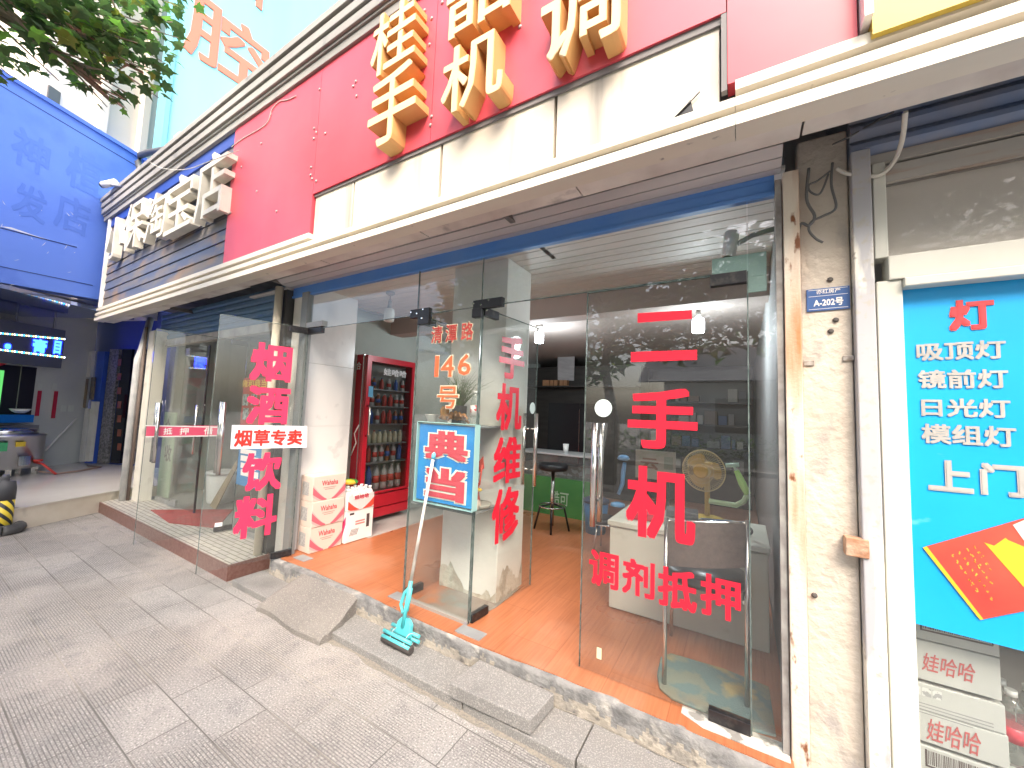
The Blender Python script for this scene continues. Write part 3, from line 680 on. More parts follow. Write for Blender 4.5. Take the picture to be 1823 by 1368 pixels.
# counter with blue front
t = thing('serving_counter', (-10.0, .9, .25), 'steel serving counter with bright blue front strip behind the noodle boiler', 'counter')
b = MB(); rect(b, WLN, -90, 757, 70, 830, .3, .28); b.build('body', mat('dull_steel', (.3, .3, .3), .4, metal=.6), t)
b = MB(); rect(b, WLN, -90, 739, 61, 755, .32, .3); b.build('blue_strip', mat('bright_blue_strip', S(10, 115, 205), .5), t)
b = MB(); c = WLN.at(35, 738, .2); b.lathe([(.05, 0), (.09, .03), (.12, .07)], c+Vector((0, 0, .02)), 14); tag(b.build('bowl', CLEANWHITE), 'white bowl on the blue serving counter', 'bowl')
# noodle boiler
t = thing('noodle_boiler', (-9.85, 1.12, .25), 'round steel noodle boiler on short legs in the corner shop porch', 'boiler')
C0 = Vector((-9.85, 1.12, .25))
b = MB(); b.lathe([(.40, .12), (.42, .13), (.42, .60), (.43, .605), (.43, .63), (.40, .635)], C0, 36); b.build('body', mat('boiler_steel', (.75, .75, .75), .3, (.62, .62, .62), 3, stretch=(1, 1, .05), metal=1), t)
b = MB(); b.lathe([(.34, .63), (.34, .70), (.30, .72), (.06, .73)], C0, 30); b.build('lid', STEEL, t)
for a in (-.9, .1, 1.1, 2.5): 
    b = MB(); p = C0+Vector((math.cos(a)*.36, math.sin(a)*.36, 0)); b.box(p.x-.03, p.y-.03, .25, p.x+.03, p.y+.03, .39); b.build('leg', STEEL, t)
def onpot(a, z, w_, h_, m, nm, th=.008):
    b = MB(); seg = 5
    for k in range(seg):
        a0 = a+w_*(k/seg-.5)/.42; a1 = a+w_*((k+1)/seg-.5)/.42; r = .424
        p0 = C0+Vector((math.cos(a0)*r, math.sin(a0)*r, z)); p1 = C0+Vector((math.cos(a1)*r, math.sin(a1)*r, z)); nn = Vector((math.cos((a0+a1)/2), math.sin((a0+a1)/2), 0))
        b.obox(p0, p1-p0, Vector((0, 0, h_)), nn*th)
    return b.build(nm, m, t)
onpot(-.32, .40, .26, .13, mat('green_label', (.03, .3, .12), .5), 'label'); onpot(.28, .46, .1, .07, mat('yellow_label', (.7, .5, .04), .5), 'label')
onpot(.42, .17, .13, .14, STEEL, 'burner_door', .02)
b = MB(); p = C0+Vector((math.cos(.75)*.45, math.sin(.75)*.45, .2)); b.tube([C0+Vector((math.cos(.75)*.42, math.sin(.75)*.42, .2)), p+Vector((.06, .05, -.02)), p+Vector((.22, .18, -.18))], .016); b.lathe([(.05, -.015), (.055, 0), (.05, .015)], p+Vector((.02, .01, .03)), 14); b.build('tap', mat('red_tap', (.5, .04, .03), .5), t)
o = MB().tube([C0+Vector((.3, .35, .05)), C0+Vector((.5, .5, .02)), C0+Vector((.3, .8, .015)), C0+Vector((.0, 1.1, .015)), C0+Vector((-.3, 1.0, .015))], .014).build('hose', mat('brown_hose', (.3, .2, .15), .6)); tag(o, 'brown gas hose on the porch tiles beside the boiler', 'hose')
a_, b_ = WLN.at(80, 803, .1), WLN.at(136, 745, .1)
o = MB().tube([a_, b_], .014).build('waste_pipe', CLEANWHITE); tag(o, 'thin white waste pipe slanting across the grey porch wall', 'pipe')
# LED sign, lit
t = thing('led_sign', (-10, 1.4, 2.4), 'blue lit LED sign hanging under the porch ceiling of the corner shop', 'led sign')
LD = WLN.shift(.35)
b = MB(); rect(b, LD, -60, 589, 117, 640, 0, .1); b.build('housing', mat('led_housing', (.13, .14, .18), .4), t)
LEDB = emis('led_blue', (.01, .04, 1.0), 6)
decal('膏', LD, 58, 604, 84, 629, LEDB, t, off=.008, bold=.05); decal('目', LD, 96, 607, 109, 631, LEDB, t, off=.008, bold=.05); decal('。', LD, 8, 612, 20, 622, LEDB, t, off=.008, bold=.06); decal('粥', LD, -48, 590, -16, 618, LEDB, t, off=.008, bold=.05)
for m_, k0 in ((emis('led_white', (.8, .85, 1), 1.6), 0), (emis('led_cyan', (.05, .5, 1), 1.6), 1), (emis('led_yellow', (1, .7, .2), 1.2), 2)):
    b = MB()
    for k in range(-14, 28):
        if k % 3 == k0:
            x = k*4.2; s = (x+60)/177
            rect(b, LD, x, 590.5+9*s+ (x-20)*.04, x+2.6, 592.5+9*s+(x-20)*.04, .006, .003); rect(b, LD, x, 622+(x)*.12, x+2.6, 624.3+(x)*.12, .006, .003)
    b.build('border_light', m_, t)
b = MB()
for px in (26, 95): p = LD.at(px, 592, -.05); b.tube([p, p+Vector((0, 0, .35))], .015)
b.build('bracket', GREYMETAL, t)
# billboard
BBM = mat('blue_billboard_skin', (.13, .25, .78), .38, (.15, .28, .82), .7, third=(.1, .2, .7), tscale=1.6, tlo=.55, thi=.7)
t = thing('blue_billboard', (-8, 1, 2.9), 'large faded blue billboard with ghost marks of removed letters over the porch', 'billboard')
b = MB(); b.prism([BL.at(-140, 478), BL.at(300, 556), BL.at(300, 308), BL.at(245, 276), BL.at(-140, 40)], -BL.n*.25); b.build('panel', BBM, t)
b = MB(); b.prism([BL.at(-140, 44, .03), BL.at(300, 312, .03), BL.at(300, 306, .03), BL.at(-140, 36, .03)], -BL.n*.32); b.build('top_edge', mat('blue_edge', (.1, .2, .72), .5), t)
b = MB(); b.prism([BL.at(-140, 68, .003), BL.at(300, 329, .003), BL.at(300, 330.2, .003), BL.at(-140, 69.2, .003)], -BL.n*.002)
b.prism([BL.at(0, 405, .003), BL.at(137, 440, .003), BL.at(137, 441.5, .003), BL.at(0, 406.5, .003)], -BL.n*.002); b.prism([BL.at(0, 474, .003), BL.at(165, 508, .003), BL.at(165, 509, .003), BL.at(0, 475, .003)], -BL.n*.002)
b.build('seam', mat('dark_blue_seam', S(20, 32, 90), .7), t)
GHOST = mat('ghost_letter', (.11, .22, .7), .5)
for s, q in (('神', (20, 236, 92, 305)), ('植', (118, 270, 186, 345)), ('发', (22, 330, 86, 392)), ('店', (98, 350, 162, 415))): decal(s, BL, *q, GHOST, t, off=.0015, bold=.02, name='ghost_letter')
b = MB(); random.seed(21)
for _ in range(16):
    px, py = random.uniform(0, 150), random.uniform(340, 520); l = random.uniform(3, 14); a = random.uniform(-1.3, 1.0)
    dx, dy = l*math.cos(a), l*math.sin(a); w_ = random.uniform(.4, 1.3)
    b.prism([BL.at(px, py, .002), BL.at(px+dx, py+dy, .002), BL.at(px+dx*.6-dy/l*w_, py+dy*.6+dx/l*w_, .002)], -BL.n*.0015)
b.prism([BL.at(0, 403, .002), BL.at(130, 440, .002), BL.at(60, 419, .002), BL.at(20, 405, .002)], -BL.n*.0015)
b.build('scratch', mat('pale_scratch', (.7, .72, .8), .6), t)

# cream block and the tall cyan side sign behind
cb = thing('cream_apartment_block', (-11, 3, 0), 'tall cream rendered block rising behind the blue billboard', 'building')
CP = Plane((-9.2, 2.0), UL); CREAM = mat('cream_render', (.78, .7, .58), .85, (.72, .64, .53), 1, third=(.5, .45, .38), tscale=2, tlo=.62, thi=.85, tstretch=(1, 1, .2))
z0 = 3.0
e0 = CP.at(78, 150); e1 = CP.at(330, 200)
b = MB(); b.obox((e0.x, e0.y, z0), (e1.x-e0.x, e1.y-e0.y, 0), -CP.n*7, (0, 0, 12)); b.build('wall', CREAM, cb)
b = MB()
for px in (168, 246):
    p = CP.at(px, 200); b.obox((p.x, p.y, z0), CP.u*.12, CP.n*.10, (0, 0, 12))
b.build('pilaster', CREAM, cb)
b = MB(); p = CP.at(152, 195); b.obox((p.x, p.y, 3.2), CP.u*.22, CP.n*.02, (0, 0, 2.55)); p = CP.at(84, 165); b.obox((p.x, p.y, 5.2), CP.u*.14, CP.n*.02, (0, 0, .8)); b.build('window', mat('dim_window', (.1, .1, .1), .2), cb)
cy = thing('cyan_side_sign', (-8.0, 4, 4.5), 'huge pale cyan side sign with coral characters above the cornice', 'sign')
CYAN = mat('cyan_sign_skin', (.2, .56, .62), .4, (.25, .6, .66), .6, stretch=(1, 1, .2))
b = MB(); b.box(-8.35, 2.12, 4.6, -8.0, 9, 13); b.build('panel', CYAN, cy)
b = MB(); b.box(-8.36, 2.06, 4.6, -7.97, 2.12, 13); b.build('edge_frame', mat('cyan_frame', (.14, .38, .46), .5), cy)
CORAL = mat('coral_letter', (.7, .17, .11), .6)
def xletter(s, y0, y1, z0, z1):
    mb = MB(); letter_mesh(mb, s, (-7.998, (y0+y1)/2, (z0+z1)/2), (0, 1, 0), (0, 0, 1), y1-y0, z1-z0, .012, .015); mb.build('letter', CORAL, cy)
xletter('腔', 2.2, 3.5, 7.36, 8.58); xletter('口', 2.5, 3.3, 9.12, 10.2)
xletter('科', 2.3, 3.4, 5.2, 6.2) if False else None
t = thing('green_bracket', (-7.9, 2.5, 5), 'small pale green bracket on the roof edge below the cyan sign', 'bracket')
b = MB(); p = YP(2.2).at(322, 258); b.box(p.x-.12, 2.15, p.z-.3, p.x+.16, 2.3, p.z+.12); b.build('plate', mat('pale_green', (.6, .68, .45), .6), t)
b = MB(); b.box(p.x-.14, 2.14, p.z+.08, p.x+.1, 2.28, p.z+.15); b.build('lip', mat('pale_green_lip', (.7, .76, .55), .6), t)
# black conduit loop and cctv at the end of the fascia
P3 = YP(1.9)
o = MB().tube([P3.at(250, 305), P3.at(246, 290), P3.at(250, 277), P3.at(265, 272), P3.at(300, 266), P3.at(330, 255)], .045, 10).build('conduit', mat('black_conduit', (.06, .065, .07), .5)); tag(o, 'black corrugated conduit looping over the end of the cornice', 'conduit')
def cctv(label, p, d, arm, sc_=1):
    t = thing('security_camera', p, label, 'camera'); p, d = Vector(p), Vector(d).normalized()
    b = MB(); b.tube([p-d*.06*sc_, p+d*.07*sc_], .032*sc_, 14); b.build('body', CLEANWHITE, t)
    b = MB(); b.tube([p+d*.071*sc_, p+d*.085*sc_], .027*sc_, 12); b.build('lens', BLACK, t)
    b = MB(); b.tube([p+Vector((0, 0, -.02))]+[Vector(a) for a in arm], .012*sc_, 8); b.build('arm', GREYMETAL, t); return t
p = YP(1.5).at(196, 327)
cctv('white security camera on an arm at the far end of the cornice', p, (-.7, -.5, -.3), [YP(1.55).at(215, 332), YP(1.6).at(232, 330)], 1.4)

# ================================================================ GLASS FRONT OF THE PHONE SHOP
DP = YP(2.03)
def leaf(label, hinge, free, z0, z1, handle=True, fitting=DARKMETAL, hz=(.95, 1.5), gm=GLASS, hoff=.07, fit=True):
    h, f = Vector((*hinge, 0)), Vector((*free, 0)); u = (f-h).normalized(); L_ = (f-h).length; n = u.cross(Vector((0, 0, 1)))
    t = thing('glass_door', (h.x, h.y, z0), label, 'door')
    b = MB(); b.obox(h-n*.005+Vector((0, 0, z0)), u*L_, n*.010, (0, 0, z1-z0)); b.build('pane', gm, t)
    b = MB(); b.obox(f-n*.0056+Vector((0, 0, z0)), u*.004, n*.0112, (0, 0, z1-z0)); b.obox(h-n*.0056+Vector((0, 0, z1)), u*L_, n*.0112, (0, 0, .004)); b.obox(h-n*.0056-u*.004+Vector((0, 0, z0)), u*.004, n*.0112, (0, 0, z1-z0)); b.build('edge', EDGE, t)
    if fit:
        b = MB(); b.obox(h-n*.017+Vector((0, 0, z1-.05)), u*.15, n*.034, (0, 0, .056)); b.build('top_fitting', fitting, t, bevel=.002)
        b = MB(); b.obox(h-n*.017+Vector((0, 0, z0-.008)), u*.16, n*.034, (0, 0, .05)); b.build('bottom_fitting', fitting, t, bevel=.002)
    if handle:
        for s in (1, -1):
            p = f-u*hoff; q = p+n*(.055*s)
            b = MB(); b.tube([q+Vector((0, 0, hz[0])), q+Vector((0, 0, hz[1]))], .0155, 14)
            for zz in (hz[0]+.12, hz[1]-.12): b.tube([p+n*.008*s+Vector((0, 0, zz)), q+Vector((0, 0, zz))], .008, 8)
            b.build('handle', STEEL, t)
    P_ = Plane(h, u)
    if P_.n.dot(CAM-P_.p0) < 0: P_ = Plane(h, -u)
    return t, P_
Z0, Z1 = .188, 2.185
# right leaf, closed
D, DPL = leaf('closed glass door with big red 二手机 and a white dot sticker', (.018, 2.03), (-.745, 2.03), Z0, Z1, hz=(.93, 1.46), gm=DUSTGLASS, hoff=.072)
def stroke(parent, m, quads, nm='letter'):
    b = MB()
    for q in quads: b.prism([DPL.at(x, y, .0062) for x, y in q], -DPL.n*.0008)
    return b.build(nm, m, parent)
stroke(D, REDVINYL, [((1135, 558), (1232, 552), (1232, 568), (1135, 575)), ((1123, 627), (1241, 623), (1241, 641), (1123, 645))])
decal('手', DPL, 1115, 692, 1239, 800, REDVINYL, D, bold=.029)
decal('机', DPL, 1112, 832, 1235, 962, REDVINYL, D, bold=.029)
for s, q in (('调', (1048, 982, 1101, 1046)), ('剂', (1107, 997, 1165, 1062)), ('抵', (1170, 1013, 1240, 1085)), ('押', (1246, 1026, 1318, 1102))): decal(s, DPL, *q, REDVINYL, D, bold=.029)
b = MB(); c = DPL.at(1074, 727, .006); b.lathe([(.047, 0), (.047, .001)], c, 28, axis=Matrix.Rotation(math.pi/2, 3, 'X')); b.build('dot_sticker', mat('pale_dot', (.72, .86, .84), .4), D)
b = MB(); rect(b, DPL, 1062, 1155, 1071, 1172, .0065, .0005); b.build('paper_scrap', mat('paper_scrap', (.6, .62, .42), .7), D)
# inner leaf opened inwards at the column
E_, EPL = leaf('open glass door with red 手机维修 swung in beside the column', (-1.475, 2.045), (-1.415, 2.72), Z0, Z1, hz=(.95, 1.5))
for s, q in (('手', (890, 598, 935, 676)), ('机', (885, 684, 930, 766)), ('维', (880, 778, 928, 860)), ('修', (877, 868, 925, 962))): decal(s, EPL, *q, REDVINYL, E_, bold=.029, off=.007)
b = MB(); c = EPL.at(948, 727, .006); b.lathe([(.045, 0), (.045, .001)], c, 28, axis=Matrix.Rotation(math.pi/2, 3, 'Y')); b.build('dot_sticker', mat('pale_dot', (.72, .86, .84), .4), E_)
# left pair: outward leaf with drinks lettering, inward leaf
A_, APL = leaf('glass door swung out over the kerb with pink 烟酒饮料 lettering', (-3.43, 2.02), (-3.59, 1.39), Z0, 2.2, hz=(.93, 1.5))
for s, q in (('烟', (447, 612, 521, 680)), ('酒', (440, 688, 517, 756)), ('饮', (432, 806, 503, 874)), ('料', (418, 882, 494, 956))): decal(s, APL, *q, PINKVINYL, A_, bold=.036, off=.007)
b = MB(); P_ = APL
b.prism([P_.at(413, 757, .010), P_.at(547, 759, .010), P_.at(546, 797, .010), P_.at(410, 800, .010)], -P_.n*.002)
o = b.build('notice_strip', mat('white_notice', (.82, .82, .88), .4), A_)
decal('烟草专卖', APL, 421, 765, 541, 794, mat('red_print', (.8, .03, .02), .4), o, bold=.03, off=.0125)
b = MB(); rect(b, APL, 382, 930, 396, 939, .006, .001); b.build('sticker', CLEANWHITE, A_)
C_, CPL = leaf('plain glass door swung inward beside the red drinks fridge', (-2.06, 2.05), (-2.0, 2.62), Z0, Z1, handle=False)
B_, BPL = leaf('glass door swung out with a pink red 抵押借 strip across it', (-4.74, 2.12), (-4.86, 1.37), .15, 2.18, hz=(.9, 1.47))
b = MB(); rect(b, BPL, 259, 758, 393, 779, .007, .002); o = b.build('strip', mat('pink_strip', (.72, .09, .17), .4), B_)
b = MB(); b.prism([BPL.at(259, 757, .0085), BPL.at(393, 760, .0085), BPL.at(393, 762, .0085), BPL.at(259, 759, .0085)], -BPL.n*.001); b.prism([BPL.at(259, 777, .0085), BPL.at(393, 775, .0085), BPL.at(393, 777, .0085), BPL.at(259, 779, .0085)], -BPL.n*.001); b.build('border', WHITEVINYL, o)
for s, x in (('抵', 299), ('押', 328), ('借', 371)): decal(s, BPL, x-8, 762, x+8, 774, WHITEVINYL, o, bold=.02, off=.0095)

# fixed glazing: number pane at the corner, side light, transoms
N_ = thing('corner_window', (-1.77, 2.03, .18), 'fixed glass panel with orange outlined 清潭路 146 号 lettering', 'window')
b = MB(); b.box(-2.045, 2.025, .18, -1.482, 2.035, 2.19); b.build('pane', GLASS, N_)
b = MB(); b.box(-2.05, 2.0245, .18, -2.0455, 2.0355, 2.19); b.box(-1.4815, 2.0245, .18, -1.477, 2.0355, 2.52); b.build('edge', EDGE, N_)
b = MB(); b.box(-2.045, 2.015, .172, -1.477, 2.045, .195); b.build('bottom_channel', mat('channel_grey', (.3, .28, .25), .6), N_)
CREAMV = mat('cream_vinyl', (.82, .72, .55), .5)
for s, q in (('清', (768, 581, 787, 611)), ('潭', (793, 578, 813, 610)), ('路', (821, 574, 842, 606))): decal(s, DP, *q, mat('brick_red_vinyl', (.42, .05, .04), .45), N_, bold=.015, off=.0065, outline=CREAMV)
for s, q in (('1', (774, 634, 781, 671)), ('4', (785, 634, 808, 671)), ('6', (815, 631, 838, 668)), ('号', (778, 688, 815, 727))): decal(s, DP, *q, ORANGEVINYL, N_, bold=.01, off=.0065, outline=CREAMV)
R_ = thing('side_window', (.07, 2.03, .18), 'narrow fixed glass side light between the red lettered door and the rusty post', 'window')
b = MB(); b.box(.024, 2.025, .18, .128, 2.035, 2.52); b.build('pane', DUSTGLASS, R_)
b = MB(); b.box(.0195, 2.0245, .18, .0235, 2.0355, 2.19); b.build('edge', EDGE, R_)
T_ = thing('glass_transom', (-1.6, 2.03, 2.2), 'fixed glass transom above the doors under the blue shutter', 'window')
b = MB()
for x0, x1 in ((-3.44, -2.063), (-2.057, -1.483), (-1.476, .018)): b.box(x0, 2.025, 2.195, x1, 2.035, 2.53)
b.build('pane', GLASS, T_)
b = MB()
for x in (-2.063, ): b.box(x, 2.0245, 2.195, x+.006, 2.0355, 2.53)
b.box(-3.44, 2.0245, 2.191, .018, 2.0355, 2.195)
b.build('edge', EDGE, T_)
def patch(label, x, parts):
    t = thing('corner_fitting', (x, 2.03, 2.19), label, 'door fitting')
    for nm, bx in parts: b = MB(); b.box(*bx); b.build(nm, mat('black_fitting', (.03, .03, .035), .35, metal=.5), t, bevel=.003)
    b = MB()
    for dx, z in ((-.06, 2.215), (.06, 2.225), (0, 2.2), (.05, 2.16)): b.lathe([(.008, 0), (.006, .004)], (x+dx, 2.012, z), 8, axis=Matrix.Rotation(math.pi/2, 3, 'X'))
    b.build('screw', CHROME, t)
patch('black patch fitting at the top of the glass corner by the column', -1.475, [('long_plate', (-1.54, 2.012, 2.175, -1.31, 2.048, 2.235)), ('corner_plate', (-1.545, 2.010, 2.12, -1.47, 2.05, 2.18))])
patch('black patch fitting above the glass door beside the drinks fridge', -2.05, [('long_plate', (-2.12, 2.012, 2.17, -1.93, 2.048, 2.235)), ('corner_plate', (-2.04, 2.010, 2.115, -1.93, 2.05, 2.18))])
t = thing('corner_fitting', (-.04, 2.03, 2.2), 'pale teal backing plate behind the top hinge of the red lettered door', 'door fitting')
b = MB(); b.box(-.125, 2.037, 2.165, .095, 2.043, 2.275); b.box(.02, 2.0375, 2.09, .095, 2.0425, 2.165); b.build('plate', mat('teal_plate', (.28, .42, .4), .4), t, bevel=.002)
t = thing('corner_fitting', (-3.42, 2.03, 2.2), 'grey and black hinge fitting at the top of the smoking and drinks door', 'door fitting')
b = MB(); b.box(-3.44, 2.01, 2.15, -3.22, 2.05, 2.20); b.build('black_plate', mat('black_fitting', (.03, .03, .035), .35, metal=.5), t, bevel=.002)
b = MB(); b.box(-3.44, 2.005, 2.205, -3.19, 2.055, 2.255); b.build('grey_cover', GREYMETAL, t, bevel=.003)

# ---------------------------------------------------------------- shelf corner by the column with the light box
t = thing('corner_shelf', (-1.75, 2.2, 1.3), 'two dusty glass shelves between the number pane and the column', 'shelf')
zs1, zs0 = DP.at(800, 757).z, DP.at(790, 903).z-.01
for z, nm in ((zs1, 'upper_shelf'), (zs0, 'lower_shelf')):
    b = MB(); b.prism([(-2.03, 2.04, z-.012), (-1.49, 2.04, z-.012), (-1.49, 2.335, z-.012), (-1.98, 2.335, z-.012)], (0, 0, .012)); b.build(nm, [mat('shelf_grey', (.25, .27, .27), .3)], t)
lb = thing('light_box', (-1.75, 2.0, .9), 'blue light box sign with red 典当 in a clear acrylic case', 'sign')
LBP = YP(1.985)
b = MB(); x0 = LBP.at(744, 830).x; x1 = LBP.at(843, 830).x; za = LBP.at(790, 757).z; zb = LBP.at(790, 897).z
b.box(x0, 1.985, zb, x1, 2.02, za); b.build('face', mat('blue_lightbox', (.012, .2, .55), .35, (.02, .28, .62), 6, lo=.45, hi=.7), lb)
b = MB(); b.box(x0-.012, 1.972, zb-.012, x1+.012, 2.023, za+.012); b.build('acrylic_case', glass('acrylic', (.9, .97, .95), .03, gain=1.2), lb)
EDGA = mat('acrylic_edge', (.3, .5, .48), .15)
b = MB()
for x in (x0-.014, x1+.010): b.box(x, 1.97, zb-.014, x+.004, 2.023, za+.014)
for z in (zb-.016, za+.012): b.box(x0-.014, 1.969, z, x1+.014, 2.023, z+.004)
b.build('acrylic_edge', EDGA, lb)
LR = mat('lightbox_red', (.62, .06, .09), .45)
for s, q in (('典', (755, 768, 832, 820)), ('当', (755, 834, 827, 891))): decal(s, LBP, *q, LR, lb, bold=.05, off=.006, outline=mat('lightbox_white', (.78, .76, .68), .5))
# ornaments on the shelf
z = zs1+.001
t = thing('driftwood_ornament', (-1.78, 2.15, z), 'varnished root wood ornament on the upper glass shelf', 'ornament'); WD = mat('varnished_wood', (.36, .17, .06), .25, (.2, .08, .025), 9)
random.seed(12)
b = MB()
for k in range(9):
    a = k*.75; r = random.uniform(.04, .12)
    p0 = Vector((-1.76, 2.14, z+.05)); p1 = p0+Vector((math.cos(a)*r*1.2, math.sin(a)*r*.5, random.uniform(-.02, .04))); p2 = p1+Vector((math.cos(a)*.03, math.sin(a)*.02, -.03)); p2.z = max(p2.z, z+.008); p1.z = max(p1.z, z+.012)
    b.tube([p0, p1, p2], [.018, .014, .008], 8)
b.build('roots', WD, t)
b = MB(); p = Vector((-1.84, 2.13, z+.10)); b.tube([p+Vector((-.005, 0, -.07)), p+Vector((0, 0, -.03)), p, p+Vector((.004, 0, .025))], [.02, .032, .034, .02], 12); b.build('burl', mat('burl', (.5, .25, .08), .25, (.3, .12, .03), 14), t)
b = MB(); b.box(-1.81, 2.17, z, -1.73, 2.25, z+.135); tag(b.build('flower_pot', mat('dark_pot', (.04, .04, .045), .4), bevel=.006), 'small dark square pot of grass behind the root wood ornament', 'pot')
t = thing('potted_grass', (-1.77, 2.2, z+.13), 'tuft of fine green grass in the dark pot on the glass shelf', 'plant')
b = MB(); random.seed(33)
for k in range(170):
    a = random.uniform(0, 6.28); l = random.uniform(.12, .34); s = random.uniform(.15, 1); p0 = Vector((-1.77+random.uniform(-.025, .025), 2.21+random.uniform(-.02, .02), z+.13))
    d = Vector((math.cos(a)*s+.35*s, math.sin(a)*s*.35, 1.0)).normalized(); p1 = p0+d*l*.6; p2 = p1+Vector((d.x*l*.55, d.y*l*.3, l*random.uniform(-.1, .3)))
    b.tube([p0, p1, p2], [.0016, .0014, .0005], 4, cap=False)
b.build('blades', mat('grass_green', (.06, .12, .035), .6, (.12, .17, .06), 20), t)
o = MB().lathe([(.02, 0), (.025, .004), (.05, .06), (.052, .065), (.046, .06)], (-1.95, 2.12, z), 18).build('bowl', mat('grey_bowl', (.4, .4, .38), .35)); tag(o, 'small grey bowl on the upper glass shelf left of the root wood', 'bowl')
def bottle(name, label, loc, h, r, body, cap, lab=None, group=None, cat='bottle', liquid=None):
    t = thing(name, loc, label, cat, group); L0 = Vector(loc)
    b = MB(); b.lathe([(r*.8, 0), (r, .01), (r, h*.62), (r*.92, h*.7), (r*.45, h*.88), (r*.38, h*.93)], L0, 12); b.build('body', body, t)
    b = MB(); b.lathe([(r*.46, h*.925), (r*.46, h)], L0, 10); b.build('cap', cap, t)
    if lab: b = MB(); b.lathe([(r*1.02, h*.28), (r*1.02, h*.58)], L0, 12); b.build('label', lab, t)
    return t
CLEARB = glass('clear_bottle', (.85, .9, .88), .1, gain=2)
bottle('water_bottle', 'clear water bottle with a red and white label on the glass shelf', (-1.6, 2.17, z), .24, .034, CLEARB, CLEANWHITE, mat('red_white_label', (.75, .7, .68), .5, (.6, .03, .05), 20, lo=.5, hi=.52))
t = thing('clown_doll', (-1.72, 2.2, zs0), 'bright toy clown with a red flag behind the light box', 'doll')
# seen as a slim figure of red, white and yellow at the case's right edge
cz = zs0+.003; cx = -1.555
b = MB(); b.lathe([(.045, 0), (.05, .02), (.035, .10), (.03, .17), (.015, .185)], (cx, 2.14, cz), 14); b.build('robe', mat('red_robe', (.6, .05, .04), .6, (.75, .6, .5), 14, lo=.48, hi=.52), t)
b = MB(); b.lathe([(.01, .18), (.03, .2), (.034, .225), (.028, .25), (.01, .262)], (cx, 2.14, cz), 14); b.build('head', mat('doll_white', (.75, .68, .6), .6), t)
b = MB(); b.lathe([(.036, .245), (.03, .27), (.004, .33)], (cx, 2.14, cz), 14); b.build('hat', mat('doll_red', (.6, .03, .04), .5), t)
b = MB(); b.tube([(cx+.01, 2.13, cz+.14), (cx+.055, 2.12, cz+.17), (cx+.07, 2.12, cz+.3)], .006, 6); b.prism([(cx+.05, 2.12, cz+.25), (cx+.085, 2.12, cz+.28), (cx+.075, 2.12, cz+.36), (cx+.035, 2.12, cz+.31)], (0, .003, 0)); b.build('flag', mat('doll_flag', (.65, .08, .05), .5), t)
b = MB(); b.lathe([(.018, 0), (.02, .012), (.006, .02)], (cx+.06, 2.11, cz+.13), 10); b.build('bell', mat('doll_yellow', (.7, .45, .03), .5), t)
o = MB().lathe([(.07, 0), (.085, .012), (.09, .03), (.075, .018)], (-1.56, 2.2, zs0+.03), 22).build('ash_dish', mat('stone_dish', (.4, .38, .33), .8)); o.location.z -= .028; tag(o, 'round pale stone dish on the lower glass shelf', 'dish')

# ---------------------------------------------------------------- lamps inside
def bulb(label, x, y, z, top, lit, r=.05, holder=True):
    t = thing('ceiling_bulb', (x, y, top), label, 'lamp')
    b = MB(); b.lathe([(.045, top-.002-0), (.045, top-.02), (.02, top-.035)], (x, y, 0), 14); b.tube([(x, y, top-.03), (x, y, z+.13)], .006, 6); b.lathe([(.018, z+.135), (.022, z+.06)], (x, y, 0), 12); b.build('holder', mat('lamp_holder', (.3, .28, .26), .5), t)
    m = emis('lit_bulb', (.82, .95, 1), 9) if lit else mat('dead_bulb', (.6, .62, .58), .35)
    b = MB(); b.lathe([(.022, .06), (r*.9, .05), (r, .02), (r, -.05), (r*.93, -.07), (r*.3, -.072)], (x, y, z), 18); b.build('bulb', m, t)
    if lit:
        l = bpy.data.lights.new('bulb_light', 'POINT'); l.energy = 9; l.color = (.85, .95, 1); l.shadow_soft_size = .06
        o = bpy.data.objects.new('bulb_light', l); COL.objects.link(o); o.parent = t; o.location = (0, 0, z-.14-top)
p = YP(2.55).at(693, 560); bulb('unlit white ceiling bulb hanging above the drinks fridge', p.x, 2.55, p.z, 2.64, False)
p = YP(3.9).at(960, 600); bulb('lit ceiling bulb seen past the edge of the open red lettered door', p.x, 3.9, p.z, 2.52, True)
p = YP(3.7).at(1243, 578); bulb('lit ceiling bulb behind the upper strokes of 二手机', p.x, 3.7, p.z, 2.52, True)
p = YP(2.35).at(1300, 436)
cctv('pale security camera on the shop wall inside above the door hinge', p, (-.12, -.15, -1), [p+Vector((.1, 0, .03)), (.17, 2.35, p.z+.05)], 1.15)

# ---------------------------------------------------------------- cartons and drinks
CARTON = mat('cream_carton', (.7, .57, .49), .6, (.66, .53, .45), 2)
SWIRL = mat('pink_swirl', (.62, .12, .16), .6); SWIRL2 = mat('pale_pink_swirl', (.74, .4, .38), .6); INK = mat('dark_ink', (.08, .05, .05), .6); REDINK = mat('red_ink', (.55, .03, .06), .6)
XP1 = XP(-3.325)
def swirl(b, P, y0, y1, z0, z1, side, off, w_):
    pts = []; nseg = 12
    W_, H_ = y1-y0, z1-z0
    f = lambda t: (1-t)**1.6
    up, lo = [], []
    for k in range(nseg+1):
        t = k/nseg; yy = t*.42; 
        a = .62*(1-t)**1.3*H_*(1 if True else 1); c_ = max(0, a-w_*H_*(1-.55*t))
        yv = y0+yy*W_ if side < 0 else y1-yy*W_
        up.append((yv, z0+.06*H_+a)); lo.append((yv, z0+.06*H_+c_*.7-.06*H_*t))
    lo = [(y, max(z0+.002, z)) for y, z in lo]
    for k in range(nseg):
        q = [up[k], up[k+1], lo[k+1], lo[k]]
        b.prism([(P, y, z) for y, z in q], (-.0006, 0, 0))
